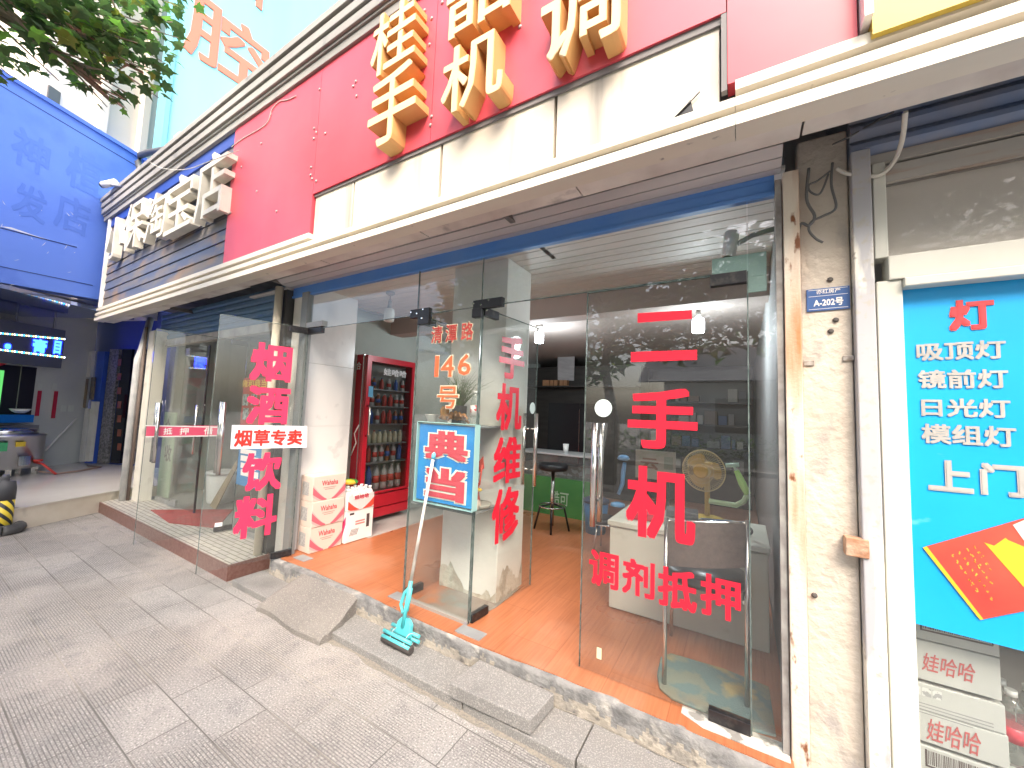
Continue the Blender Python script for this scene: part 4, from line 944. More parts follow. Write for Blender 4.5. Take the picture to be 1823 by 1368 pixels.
def carton(label, y0, y1, z0, z1, x0=-3.52, x1=-3.325, jitter=0):
    t = thing('drinks_carton', ((x0+x1)/2, (y0+y1)/2, z0), label, 'carton', None)
    x1 += jitter
    b = MB(); b.box(x0, y0, z0, x1, y1, z1-.001); b.build('box', CARTON, t, bevel=.004)
    for sd in (-1, 1):
        b = MB(); swirl(b, x1+.0008, y0, y1, z0, z1, sd, 0, .42); b.build('pale_swirl', SWIRL2, t)
        b = MB(); swirl(b, x1+.0015, y0, y1, z0, z1-.03, sd, 0, .22); b.build('swirl', SWIRL, t)
    b = MB(); letter_mesh(b, 'Wahaha', (x1+.001, (y0+y1)/2, z1-.068), (0, 1, 0), (0, 0, 1), .165, .048, 0, .012); b.build('lettering', REDINK, t)
    b = MB()
    for k in range(2): b.box(x1+.0006, y0+.1+.015*k, z1-.115-.016*k, x1+.0012, y1-.1-.015*k, z1-.108-.016*k)
    b.build('small_print', mat('faint_print', (.45, .3, .26), .6), t)
    b = MB(); b.box(x0+.03, y0-.0012, z0+.05, x0+.13, y0-.0004, z0+.17); b.build('label', mat('carton_grey_label', (.5, .48, .46), .6, (.3, .3, .3), 60), t)
carton('cream drinks carton with pink swirls, bottom of the stack of three', 2.12, 2.445, FLOORZ+.002, .402)
carton('cream drinks carton with pink swirls, middle of the stack of three', 2.12, 2.445, .403, .628, jitter=.006)
carton('cream drinks carton with pink swirls, top of the stack of three', 2.12, 2.45, .629, .855, jitter=-.004)
t = thing('white_carton', (-3.4, 2.6, FLOORZ), 'white carton with black marks standing under the shrink-wrapped bottles', 'carton')
b = MB(); b.box(-3.5, 2.46, FLOORZ+.006, -3.3, 2.78, .475); b.build('box', CLEANWHITE, t, bevel=.003)
b = MB(); b.box(-3.2994, 2.70, .29, -3.2986, 2.735, .42); b.box(-3.2994, 2.5, .44, -3.2986, 2.55, .46)
for k in range(6): b.prism([(-3.2990, 2.51+k*.015, .24), (-3.2990, 2.516+k*.015, .24), (-3.2990, 2.536+k*.015, .30), (-3.2990, 2.53+k*.015, .30)], (-.0006, 0, 0))
b.build('print', INK, t)
b = MB(); b.box(-3.2994, 2.57, .335, -3.2986, 2.68, .35); b.box(-3.2994, 2.57, .36, -3.2986, 2.68, .375); b.build('red_print', mat('pale_red_print', (.6, .25, .22), .6), t)
b = MB(); b.prism([(-3.5, 2.4592, FLOORZ+.02), (-3.36, 2.4592, FLOORZ+.02), (-3.3, 2.4592, .36), (-3.3, 2.4592, .44), (-3.4, 2.4592, .3)], (0, .0006, 0)); b.build('pink_swirl', mat('magenta_swirl', (.62, .04, .16), .5), t)
# pack of six bottles in shrink wrap
t = thing('bottle_pack', (-3.4, 2.6, .477), 'shrink-wrapped pack of white capped bottles on top of the white carton', 'bottle pack')
MILKY = mat('milky_bottle', (.75, .72, .7), .3)
for i in range(3):
    for j in range(4):
        L0 = Vector((-3.46+i*.066, 2.495+j*.083, .478)); b = MB(); b.lathe([(.03, 0), (.033, .01), (.033, .14), (.028, .165), (.014, .19)], L0, 10); o = b.build('bottle', MILKY, t)
        b = MB(); b.lathe([(.016, .19), (.016, .215)], L0, 10); b.build('cap', CLEANWHITE, o)
b = MB(); b.box(-3.297, 2.47, .48, -3.2955, 2.775, .63); o = b.build('wrap', mat('shrink_wrap', (.78, .7, .68), .25), t)
for sd in (-1, 1): b = MB(); swirl(b, -3.2945, 2.47, 2.775, .48, .63, sd, 0, .5); b.build('swirl', mat('bright_red_swirl', (.75, .08, .05), .4), o)
b = MB(); letter_mesh(b, '娃哈哈', (-3.2944, 2.625, .605), (0, 1, 0), (0, 0, 1), .17, .042, 0, .03); b.build('lettering', REDINK, o)
t = thing('snack_bag', (-3.48, 2.66, .7), 'green and orange snack bag lying on the back of the bottle pack', 'bag')
b = MB(); b.lathe([(.02, 0), (.07, .012), (.08, .03), (.06, .05), (.015, .06)], (-3.5, 2.63, .695), 12); b.build('bag', mat('green_bag', (.05, .3, .04), .4, (.7, .35, .02), 6, lo=.5, hi=.52), t)

# drinks fridge
FX = -3.63; FR = mat('fridge_red', (.5, .015, .03), .3)
t = thing('drinks_fridge', (-3.95, 3.24, FLOORZ), 'tall red drinks fridge with a glass door and 娃哈哈 header', 'fridge')
b = MB(); y0, y1, zf0, zf1 = 2.84, 3.62, FLOORZ+.05, 2.1
b.box(-4.3, y0, zf0, FX-.05, y0+.03, zf1); b.box(-4.3, y1-.03, zf0, FX-.05, y1, zf1); b.box(-4.3, y0+.03, zf1-.06, FX-.05, y1-.03, zf1); b.box(-4.3, y0+.03, zf0, -4.27, y1-.03, zf1-.06); b.build('cabinet', FR, t)
b = MB(); b.box(-4.27, y0+.03, zf0, FX-.05, y1-.03, zf0+.27); b.box(FX-.05, y0, zf0+.13, FX, y1, zf0+.27); b.box(FX-.05, y0, zf0+.02, FX-.005, y1, zf0+.118); b.build('base_panel', FR, t)
b = MB(); b.box(-4.26, y0+.031, zf0+.27, -4.24, y1-.031, zf1-.061); b.build('inner_lining', mat('fridge_dark', (.06, .062, .066), .5), t)
b = MB(); b.box(FX-.04, y0+.02, zf0+.29, FX-.005, y0+.075, zf1-.005); b.box(FX-.04, y1-.075, zf0+.29, FX-.005, y1-.02, zf1-.005); b.box(FX-.04, y0+.075, zf1-.07, FX-.005, y1-.075, zf1-.005); b.box(FX-.04, y0+.075, zf0+.29, FX-.005, y1-.075, zf0+.31); o = b.build('door', FR, t)
b = MB(); b.box(FX-.03, y0+.075, zf0+.31, FX-.02, y1-.075, zf1-.07); b.build('glass', glass('fridge_glass', (.8, .8, .8), .008, gain=.9), o)
b = MB(); b.tube([(FX, y0+.05, 1.18), (FX+.04, y0+.05, 1.2), (FX+.04, y0+.05, 1.5), (FX, y0+.05, 1.52)], .012, 10); b.build('handle', STEEL, o)
b = MB(); letter_mesh(b, '娃哈哈', (FX-.018, 3.28, 1.93), (0, 1, 0), (0, 0, 1), .36, .085, 0, .03); b.build('lettering', mat('grey_white_letter', (.6, .6, .6), .5), o)
b = MB(); b.box(FX-.004, y0+.05, 1.62, FX, y0+.11, 1.74); b.build('sticker', mat('blue_sticker', (.1, .35, .55), .5), o)
b = MB(); b.box(FX-.06, y0-.004, zf0+.2, FX-.045, y0+.018, zf1); b.build('side_trim', STEEL, t)
b = MB(); letter_mesh(b, '哈', (-3.78, y0-.002, 1.97), (1, 0, 0), (0, 0, 1), .12, .09, 0, .02); b.tube([(-3.80, y0-.003, .95), (-3.72, y0-.003, 1.1), (-3.76, y0-.003, 1.2), (-3.69, y0-.003, 1.3)], .008, 6); b.build('side_lettering', WHITEVINYL, t)
shz = [zf0+.31, .86, 1.08, 1.31, 1.52, 1.72]
b = MB()
for z in shz[1:]: b.box(-4.24, y0+.035, z-.012, FX-.045, y1-.035, z)
b.build('shelf', mat('fridge_shelf', (.4, .4, .4), .4, metal=.5), t)
random.seed(6)
BC = [mat('drink_%s' % n_, c_, .25) for n_, c_ in (('clear', (.62, .62, .6)), ('brown', (.3, .1, .04)), ('cream', (.7, .68, .48)), ('red', (.6, .07, .05)), ('blue', (.06, .14, .45)), ('green', (.04, .4, .1)))]
CAPS = [CLEANWHITE, mat('cap_red', (.5, .03, .03), .4), mat('cap_blue', (.05, .12, .4), .4)]
rows = [('large clear water', [4, 4, 0, 0, 0, 0], .28, .04, 'lowest'), ('brown tea', [1, 3, 0, 0, 1, 0, 4], .2, .03, 'second'), ('pale cream milk', [2]*8, .15, .03, 'third'), ('red juice', [0, 4, 0, 3, 3, 1, 1], .17, .028, 'fourth'), ('mixed juice', [1, 0, 1, 3, 3, 0, 0], .15, .03, 'fifth'), ('slim canned', [1, 1, 3, 0, 4, 0], .14, .025, 'top')]
for z, (nm, cs_, h, r, lvl) in zip(shz, rows):
    n_ = len(cs_)
    for dx in (0, -.1):
        for k, ci in enumerate(cs_):
            y = y0+.11+(y1-y0-.22)*k/(n_-1)
            ll = {4: 'dark blue', 1: 'brown', 0: 'clear', 2: 'cream', 3: 'red'}[ci]
            bottle('drink_bottle', '%s drink bottle on the %s shelf of the red drinks fridge' % (ll, lvl), (-3.76+dx, y, z), h, r, BC[ci], CAPS[(k+ci) % 3] if ci != 0 else CLEANWHITE, BC[(ci+3) % 5] if ci in (0, 1) else None, 'drinks on the %s fridge shelf' % lvl)
bottle('drink_bottle', 'green glass drink bottle at the near end of the lowest fridge shelf', (-3.70, y0+.1, shz[0]), .3, .03, BC[5], CAPS[0])

# ---------------------------------------------------------------- back of the shop
t = thing('display_counter', (-1.95, 4.9, FLOORZ), 'glass topped phone counter with a green front and white characters', 'counter')
KP = YP(4.75); b = MB(); x0, x1 = -2.75, -1.66
b.box(x0, 4.75, FLOORZ, x1, 5.2, .66); b.build('green_front', mat('green_counter', (.05, .22, .06), .5, (.09, .3, .08), 2), t)
b = MB(); b.box(x0, 4.76, .665, x1, 5.2, .96); b.build('glass_case', glass('case_glass', (.75, .78, .78), .12), t)
b = MB(); b.box(x0+.02, 4.95, .67, x1-.02, 5.19, .80); b.build('stock', mat('phone_boxes', (.3, .25, .24), .6, (.5, .5, .5), 14, lo=.5, hi=.52), t)
b = MB(); b.box(x0-.01, 4.74, .96, x1+.01, 5.21, .98); b.build('top', mat('steel_trim', (.5, .5, .5), .3), t)
decal('酷可', KP, 980, 875, 1012, 900, mat('pale_green_letter', (.45, .6, .45), .5), t, off=.003, bold=.01)
t = thing('bar_stool', (-1.9, 4.1, FLOORZ), 'dark bar stool with splayed chrome legs in front of the green counter', 'stool')
b = MB(); b.lathe([(.16, .68), (.17, .70), (.17, .74), (.15, .75)], (-1.9, 4.15, FLOORZ), 18); b.build('seat', BLACK, t)
b = MB(); b.tube([(-1.9, 4.15, FLOORZ+.05), (-1.9, 4.15, FLOORZ+.68)], .022, 10); b.build('stem', STEEL, t)
for k in range(4):
    a = k*1.57+.4; b = MB(); b.tube([(-1.9, 4.15, FLOORZ+.3), (-1.9+.14*math.cos(a), 4.15+.14*math.sin(a), FLOORZ+.25), (-1.9+.2*math.cos(a), 4.15+.2*math.sin(a), FLOORZ)], .012, 8); b.build('leg', DARKMETAL, t)
b = MB(); b.torus((-1.9, 4.15, FLOORZ+.27), .15, .008, (1, 0, 0), (0, 1, 0)); b.build('foot_ring', STEEL, t)
t = thing('dark_cabinet', (-2.5, 6.6, FLOORZ), 'tall near black cupboard at the back with a pale paper taped on it', 'cupboard')
b = MB(); b.box(-3.8, 6.3, FLOORZ, -1.4, 6.9, 2.35); b.build('carcass', DARK, t)
b = MB(); b.box(-3.0, 6.28, FLOORZ+.1, -2.42, 6.30, 1.7); b.box(-2.4, 6.28, FLOORZ+.1, -1.8, 6.30, 1.7); b.build('door', mat('black_gloss_door', (.02, .02, .024), .2), t)
b = MB(); b.box(-2.415, 6.27, .6, -2.405, 6.285, 1.6); b.build('metal_strip', STEEL, t)
o = MB().prism([YP(6.27).at(*q) for q in ((993, 634), (1023, 634), (1022, 678), (993, 677))], (0, -.003, 0)).build('paper_sheet', mat('grey_paper', (.42, .41, .42), .7, (.34, .33, .34), 6, stretch=(1, 1, 4))); tag(o, 'pale written sheet of paper taped to the black cupboard', 'paper')
random.seed(2); BP = YP(6.2)
b = MB(); b.box(-3.8, 6.0, BP.at(980, 688).z-.03, -1.4, 6.3, BP.at(980, 688).z-.005); tag(b.build('wall_shelf', DARK), 'thin dark ledge holding the row of small orange boxes', 'shelf')
for k, px in enumerate((966, 972, 979, 986, 996, 1003)):
    b = MB(); rect(b, BP, px, 677, px+6, 687, 0, .1); tag(b.build('small_box', mat('orange_box', (.4, .2, .1), .6)), 'small orange brown box in the row above the black cupboard door', 'box', 'orange boxes on the dark ledge')
t = thing('cup', (-2, 4.9, .98), 'white paper cup on the phone display counter', 'cup'); p = YP(4.95).at(1007, 812)
b = MB(); b.lathe([(.03, 0), (.04, .12), (.036, .118)], (p.x, 4.95, .981), 14); b.build('body', CLEANWHITE, t)
t = thing('dark_shelving', (-.6, 6.5, FLOORZ), 'dark shelving crowded with small goods behind the red lettered door', 'shelves')
b = MB(); b.box(-1.35, 6.9, FLOORZ, .1, 6.95, 2.3)
for z in (.7, 1.05, 1.4, 1.75, 2.1): b.box(-1.35, 6.55, z, .1, 6.9, z+.025)
b.build('frame', DARK, t)
random.seed(14)
GOODS = [mat('goods_%s' % n_, c_, .6) for n_, c_ in (('dark', (.04, .04, .045)), ('brown', (.09, .06, .04)), ('grey', (.14, .14, .14)), ('blue', (.03, .06, .14)), ('pale', (.25, .24, .22)))]
for z in (.73, 1.08, 1.43, 1.78):
    x = -1.3
    while x < .0:
        l = random.uniform(.06, .2)
        if random.random() < .85: tag(MB().box(x, 6.6, z, x+l-.02, 6.75, z+random.uniform(.08, .24)).build('goods_box', random.choice(GOODS), bevel=.003), 'small goods box on the dark shelving at the back', 'box', 'goods on the dark shelving')
        x += l

# ---------------------------------------------------------------- desk, chair, fan and other things behind the lettered door
t = thing('white_desk', (-.35, 3, FLOORZ), 'white painted desk with a stained foot behind the chair', 'desk')
DW = mat('cream_desk', (.62, .62, .54), .55, (.5, .5, .42), 2, third=(.36, .34, .25), tscale=5, tlo=.64, thi=.8)
b = MB(); b.box(-.81, 2.75, FLOORZ+.01, .12, 3.3, .735); b.build('body', DW, t, bevel=.006)
b = MB(); b.box(-.825, 2.735, .737, .13, 3.32, .775); b.build('top', DW, t, bevel=.008)
for k, (x, y, w_, c_, a) in enumerate(((-.72, 2.85, .2, REDINK, .1), (-.5, 2.9, .24, mat('book_pale', (.5, .5, .45), .6), -.15), (-.46, 2.88, .2, mat('book_dark', (.08, .09, .1), .5), .12), (-.22, 2.9, .2, mat('book_blue', (.08, .14, .25), .5), .3))):
    z = .777+ (.05 if k == 2 else 0)
    o = MB().obox((x, y, z), (w_*math.cos(a), w_*math.sin(a), 0), (-.14*math.sin(a), .14*math.cos(a), 0), (0, 0, .045)).build('magazine', c_, bevel=.003)
    tag(o, ('red covered magazine at the near left corner of the white desk', 'pale magazine lying in the middle of the white desk', 'dark magazine on top of the pale one on the desk', 'blue patterned magazine on the white desk behind the chair back')[k], 'magazine')
t = thing('office_chair', (-.2, 2.35, FLOORZ), 'chrome framed chair with brown mesh back and black seat behind the red lettered door', 'chair')
BM = mat('brown_mesh', (.13, .095, .085), .7, (.1, .075, .07), 40)
def q3(px, py, y): return YP(y).at(px, py)
bl, br_ = Vector((-.345, 2.14, FLOORZ)), Vector((.005, 2.2, FLOORZ)); tl, tr_ = q3(1187, 922, 2.27), q3(1331, 926, 2.33)
for a, c_ in ((bl, tl), (br_, tr_)):
    b = MB(); b.tube([a, a.lerp(c_, .5)+Vector((0, -.015, 0)), c_], .011, 10); b.build('leg', STEEL, t)
b = MB(); n0 = 8
for j in range(2):
    pass
d0 = .30
tl2, tr2 = tl.lerp(bl, .02), tr_.lerp(br_, .02); ml, mr = tl.lerp(bl, d0), tr_.lerp(br_, d0-.03)
seg = 10; vs = []
for k in range(seg+1):
    s = k/seg; sag = Vector((0, -.03, 0))*math.sin(math.pi*s)
    vs += [tl2.lerp(tr2, s)+sag, ml.lerp(mr, s)+sag]
fs = [(2*k, 2*k+2, 2*k+3, 2*k+1) for k in range(seg)]
b.add(vs, fs, 0, True); b.add([v+Vector((0, .012, 0)) for v in vs], [f[::-1] for f in fs], 0, True); b.build('backrest', BM, t)
b = MB(); b.tube([vs[2*k]+Vector((0, .006, .004)) for k in range(seg+1)], .007, 8); b.build('top_rail', CHROME, t)
sc_ = Vector((-.19, 2.5, FLOORZ+.46)); b = MB(); b.lathe([(.15, -.03), (.205, -.02), (.215, .01), (.2, .035), (.05, .04)], sc_, 24); b.build('seat', mat('black_vinyl_seat', (.03, .03, .033), .3), t)
b = MB(); b.tube([(-.37, 2.28, FLOORZ+.42), (-.37, 2.7, FLOORZ+.42), (0, 2.72, FLOORZ+.42), (.0, 2.33, FLOORZ+.42)], .011, 8); b.build('seat_frame', STEEL, t)
for p0 in ((-.38, 2.66), (.02, 2.7)):
    b = MB(); b.tube([(p0[0], p0[1], FLOORZ+.43), (p0[0]-.01, p0[1]-.02, FLOORZ)], .011, 8); b.build('leg', STEEL, t)
mt = onz(1175, 1225, FLOORZ)
pts = [onz(px, py, FLOORZ+.001) for px, py in ((1176, 1150), (1185, 1138), (1250, 1135), (1335, 1150))]
m_ = MB(); m_.prism([(-.40, 2.36, FLOORZ+.001), (-.36, 2.43, FLOORZ+.001), (-.1, 2.45, FLOORZ+.001), (.10, 2.42, FLOORZ+.001), (.11, 2.08, FLOORZ+.001), (.0, 2.05, FLOORZ+.001), (-.3, 2.06, FLOORZ+.001), (-.36, 2.1, FLOORZ+.001), (-.39, 2.2, FLOORZ+.001)], (0, 0, .012))
tag(m_.build('patterned_mat', mat('old_patterned_mat', (.2, .23, .18), .9, (.12, .2, .2), 9, lo=.45, hi=.55, third=(.36, .3, .14), tscale=5, tlo=.56, thi=.64, bump=.4, bscale=120), bevel=.004), 'worn rounded green patterned mat under the chrome chair', 'mat')
# fan
t = thing('desk_fan', (-.2, 3.1, .776), 'round yellow brown desk fan on the white desk', 'fan')
YB = mat('fan_yellow', (.6, .38, .06), .4, (.5, .3, .05), 6); FB = mat('fan_wire', (.6, .46, .22), .4)
fc = YP(3.05).at(1252, 838); fz = .776
b = MB(); fd = Vector((-.25, -1, .0)).normalized(); fx = fd.cross(Vector((0, 0, 1))).normalized(); fy = fx.cross(fd)
for k in range(56):
    a = k*2*math.pi/56; d = fx*math.cos(a)+fy*math.sin(a)
    b.tube([fc+d*.03+fd*.055, fc+d*.11+fd*.05, fc+d*.142, fc+d*.11-fd*.04], .0016, 4, cap=False)
b.torus(fc, .142, .004, fx, fy, 40, 6); b.torus(fc+fd*.052, .085, .002, fx, fy, 32, 5); b.build('guard', FB, t)
b = MB()
for k in range(3):
    a0 = k*2.094+.3
    pts = [fc]
    for s in range(7):
        a = a0+s*.22; r_ = .118 if 0 < s < 6 else .1; d = fx*math.cos(a)+fy*math.sin(a); pts.append(fc+d*r_+fd*(.018-.006*s))
    b.prism(pts, fd*.003)
b.build('blade', YB, t)
R3 = Matrix((fx, fy, fd)).transposed()
b = MB(); b.lathe([(.05, .0), (.05, .056), (.04, .062)], fc, 20, axis=R3); b.build('hub', mat('hub_yellow', (.5, .3, .03), .35), t)
b = MB(); b.lathe([(.055, -.12), (.06, -.05), (.05, -.03)], fc, 16, axis=R3); b.tube([fc-fd*.08, (fc.x-fd.x*.08, fc.y-fd.y*.08, fz+.03)], .018, 10); b.build('neck', YB, t)
b = MB(); b.lathe([(.13, 0), (.135, .015), (.10, .035), (.03, .05)], (fc.x-fd.x*.08, fc.y-fd.y*.08, fz), 24); b.build('base', mat('fan_base_yellow', (.52, .36, .03), .4), t)
# cardboard sign with brown character, lime scooter toy, blue jug lamp and bits
t = thing('card_sign', (-.65, 3.4, .8), 'grey card sign with a faded brown character standing behind the desk', 'sign')
b = MB(); SP = YP(3.32); rect(b, SP, 1131, 806, 1203, 850, 0, .012); b.build('card', mat('grey_card', (.33, .31, .26), .7), t); decal('云', SP, 1140, 816, 1172, 836, mat('brown_ink', (.2, .1, .06), .6), t, off=.002, bold=.03)
b = MB(); rect(b, SP, 1182, 815, 1198, 836, .004, .003); b.build('photo', mat('card_photo', (.2, .22, .18), .6), t)
b = MB(); rect(b, SP, 1140, 850, 1146, 925, -.006, .01); rect(b, SP, 1186, 850, 1192, 925, -.006, .01); b.build('stand', DARKMETAL, t)
t = thing('toy_scooter', (0, 3.1, .78), 'lime green and grey toy scooter at the right end of the desk', 'scooter'); LIME = mat('lime_plastic', (.42, .75, .2), .35)
TP = YP(2.95)
b = MB(); b.tube([TP.at(1311, 838), TP.at(1322, 862), TP.at(1331, 880)], [.016, .024, .02], 10); b.build('front_shield', LIME, t)
b = MB(); b.tube([TP.at(1331, 880), TP.at(1324, 893), TP.at(1310, 900), TP.at(1285, 896), TP.at(1262, 892)], .017, 10); b.build('deck', mat('grey_green_plastic', (.45, .6, .35), .4), t)
b = MB(); b.tube([TP.at(1311, 838), TP.at(1306, 830)], .008, 8); b.tube([TP.at(1292, 829), TP.at(1316, 828)], .014, 8); b.build('handlebar', mat('pale_green_plastic', (.5, .7, .58), .4), t)
for px in (1262, 1332):
    b = MB(); p = TP.at(px, 903); b.torus((p.x, p.y, .776+.028), .02, .008, (1, 0, 0), (0, 0, 1), 16, 6); b.build('wheel', BLACK, t)
t = thing('desk_lamp', (-.75, 3.15, .776), 'bent blue desk lamp standing at the left end of the white desk', 'lamp'); LB_ = mat('light_blue_plastic', (.08, .26, .5), .35)
LQ = YP(3.2)
b = MB(); b.tube([LQ.at(1101, 880), LQ.at(1108, 862), LQ.at(1110, 838), LQ.at(1112, 824)], [.014, .016, .018, .014], 10); b.build('stem', LB_, t)
b = MB(); b.lathe([(.02, .03), (.04, .02), (.05, 0), (.035, -.012)], LQ.at(1110, 817), 16); b.build('shade', LB_, t)
b = MB(); p = LQ.at(1100, 885); b.lathe([(.06, .0), (.055, .02), (.02, .03)], (p.x, p.y, .776), 18); b.build('base', LB_, t)
t = thing('blue_bin', (-1.0, 3.4, FLOORZ), 'blue plastic bin with a dark rim on the floor left of the desk', 'bin')
p = onz(1060, 948, FLOORZ)
b = MB(); b.lathe([(.11, 0), (.14, .34), (.13, .34)], (p.x, p.y, FLOORZ), 18); b.build('body', mat('blue_bin', (.06, .2, .4), .4), t)
b = MB(); b.lathe([(.15, .34), (.15, .37), (.10, .39)], (p.x, p.y, FLOORZ), 18); b.build('rim', mat('navy_rim', (.03, .05, .1), .5), t)
t = thing('round_stool', (-.98, 2.9, FLOORZ), 'low black round stool with a steel rim left of the white desk', 'stool'); p = onz(1068, 985, FLOORZ)
b = MB(); b.lathe([(.13, .27), (.14, .28), (.14, .31), (.12, .325)], (p.x, p.y+.1, FLOORZ), 20); b.build('seat', BLACK, t)
b = MB(); b.torus((p.x, p.y+.1, FLOORZ+.27), .135, .007, (1, 0, 0), (0, 1, 0)); b.build('rim', STEEL, t)
for k in range(3): a = k*2.09; b = MB(); b.tube([(p.x+.08*math.cos(a), p.y+.1+.08*math.sin(a), FLOORZ+.27), (p.x+.12*math.cos(a), p.y+.1+.12*math.sin(a), FLOORZ)], .01, 8); b.build('leg', STEEL, t)
# mop leaning on the glass
t = thing('sponge_mop', (-1.83, 1.8, .06), 'turquoise roller sponge mop with a white pole leaning on the light box', 'mop'); TQ = mat('turquoise_plastic', (.1, .55, .58), .35)
hd = Vector((-1.815, 1.80, .105)); tp = LBP.at(772, 812, .03); ax = (tp-hd).normalized(); hx = Vector((1, -.02, -.0)).normalized(); 
b = MB(); b.tube([hd+ax*.3, tp-ax*.02], .0105, 10); b.build('pole', mat('spiral_white_pole', (.76, .74, .68), .35, (.45, .42, .38), 30, stretch=(1, 1, .4)), t)
b = MB(); b.lathe([(.014, 0), (.014, .03), (.004, .045)], tp-ax*.02, 10, axis=ax.to_track_quat('Z', 'Y').to_matrix()); b.build('end_cap', mat('sky_blue_cap', (.15, .55, .75), .4), t)
fy_ = hx.cross(ax).normalized()
b = MB(); loop = [hd+ax*.28, hd+ax*.24+hx*-.035, hd+ax*.17+hx*-.05, hd+ax*.13+hx*-.02, hd+ax*.15+hx*.012, hd+ax*.28+hx*.012]; b.tube(loop, .011, 8); b.tube([hd+ax*.05, hd+ax*.32], .013, 8); b.build('squeeze_lever', TQ, t)
b = MB(); b.prism([hd+hx*-.06+ax*.0, hd+hx*.065+ax*.0, hd+hx*.06+ax*.075, hd+hx*.03+ax*.10, hd+hx*-.03+ax*.10, hd+hx*-.055+ax*.07], -fy_*.03); b.build('bracket', TQ, t, bevel=.006)
b = MB()
for dz, dy in ((.012, -.035), (-.016, -.04), (.02, .03), (-.012, .035)):
    c = hd+ax*dz+Vector((0, dy, 0)); b.tube([c-hx*.12, c+hx*.12], .011, 10)
b.build('roller', TQ, t)
b = MB(); c = hd+Vector((0, -.03, -.03)); b.tube([c-hx*.125, c-hx*.12, c+hx*.12, c+hx*.125], [.02, .026, .026, .02], 14); b.build('sponge', mat('dark_sponge', (.07, .06, .055), .9, bump=.6, bscale=90), t)
b = MB(); 
for s in (-.05, .07): b.torus(hd+hx*s+Vector((0, 0, -.01)), .043, .002, (0, 1, 0), (0, 0, 1), 20, 5)
b.build('wire_clip', PALEWIRE, t)

# ================================================================ RIGHT-HAND POST DETAILS AND LIGHTING SHOP
o = MB().box(.387, 1.99, 0, .447, 2.06, 2.62).build('gate_post', mat('peeling_grey_post', (.74, .72, .64), .65, (.42, .42, .44), 3.2, lo=.48, hi=.53, stretch=(2, 2, .35), third=(.42, .4, .36), tscale=40, tlo=.55, thi=.7), bevel=.004); tag(o, 'peeling white and grey steel post left of the blue lighting poster', 'post')
t = thing('number_plate', (.305, 2.03, 2.02), 'blue enamel plate reading A-202号 on the whitewashed pier', 'sign')
EP = YP(2.033); b = MB(); rect(b, EP, 1436, 508, 1513, 556, .004, .004); b.build('plate', mat('enamel_blue', S(62, 95, 150), .35), t, bevel=.002)
decal('A-202号', EP, 1448, 531, 1501, 545, WHITEVINYL, t, bold=.025, off=.0052); decal('亦红房产', EP, 1453, 514.5, 1496, 522.5, WHITEVINYL, t, bold=.01, off=.0052)
b = MB(); p0, p1 = EP.at(1440, 552, .0045), EP.at(1509, 511, .0045)
for z in (p0.z, p1.z, EP.at(1474, 526.5).z): b.box(p0.x, p0.y-.0004, z-.0008, p1.x, p0.y, z+.0008)
b.build('border', WHITEVINYL, t)
for lab, px, py in (('small steel clip on the whitewashed pier by the rusty post', 1440, 647), ('small steel clip on the whitewashed pier by the peeling post', 1510, 638)):
    p = EP.at(px, py); o = MB().box(p.x-.018, p.y-.006, p.z-.011, p.x+.018, p.y-.001, p.z+.011).build('wall_clip', mat('clip_metal', (.4, .38, .35), .6, (.22, .18, .15), 40), bevel=.003); tag(o, lab, 'clip')
p = EP.at(1521, 970); o = MB().box(p.x-.035, p.y-.05, p.z-.035, p.x+.035, p.y-.001, p.z+.035).build('hinge_block', mat('rust_block', (.33, .13, .055), .85, (.48, .34, .24), 14, bump=.6, bscale=50), bevel=.004); tag(o, 'rusty square steel block on the pier at mid height', 'block')
for k, (px, py) in enumerate(((1478, 498), (1488, 570), (1479, 590), (1450, 1060))):
    p = EP.at(px, py); o = MB().lathe([(.011, 0), (.009, .006), (.003, .007)], p, 10, axis=Matrix.Rotation(math.pi/2, 3, 'X')).build('wall_plug', mat('plug_dark', (.1, .09, .085), .9)); tag(o, ('dark plug hole just above the blue number plate', 'dark plug hole just below the blue number plate', 'lower of two plug holes below the number plate', 'dark plug hole low on the whitewashed pier')[k], 'plug')
WP = YP(2.0)
def wire(label, pts, r=.005, m=WIRE):
    P = [WP.at(*q) if len(q) == 2 else YP(q[2]).at(q[0], q[1]) for q in pts]
    # smooth
    Q = []
    for i in range(len(P)-1):
        p0 = P[max(i-1, 0)]; p1 = P[i]; p2 = P[i+1]; p3 = P[min(i+2, len(P)-1)]
        for k in range(6):
            t_ = k/6; Q.append(.5*((2*p1)+(p2-p0)*t_+(2*p0-5*p1+4*p2-p3)*t_*t_+(3*p1-p0-3*p2+p3)*t_**3))
    Q.append(P[-1]); o = MB().tube(Q, r, 7).build('cable', m); tag(o, label, 'cable')
wire('thick pale cable drooping from the soffit right of the pier', [(1612, 200, 1.8), (1606, 250, 1.9), (1590, 290), (1560, 314), (1510, 310), (1490, 300)], .008, PALEWIRE)
wire('dark cable hanging down the pier to a crossed joint', [(1440, 300), (1436, 355), (1450, 385), (1440, 402), (1425, 400), (1413, 440), (1408, 460)], .006)
wire('grey cable bending right at the crossed joint on the pier', [(1482, 290), (1480, 330), (1488, 370), (1465, 385), (1445, 395), (1440, 410), (1452, 425), (1465, 432)], .005)
wire('thin wire looped high on the pier under the soffit', [(1475, 310), (1460, 345), (1443, 342), (1440, 330), (1456, 322), (1478, 305)], .004)
wire('thin wire slanting up from the pier to the soffit', [(1482, 258), (1510, 245), (1545, 225), (1590, 200, 1.8)], .004)

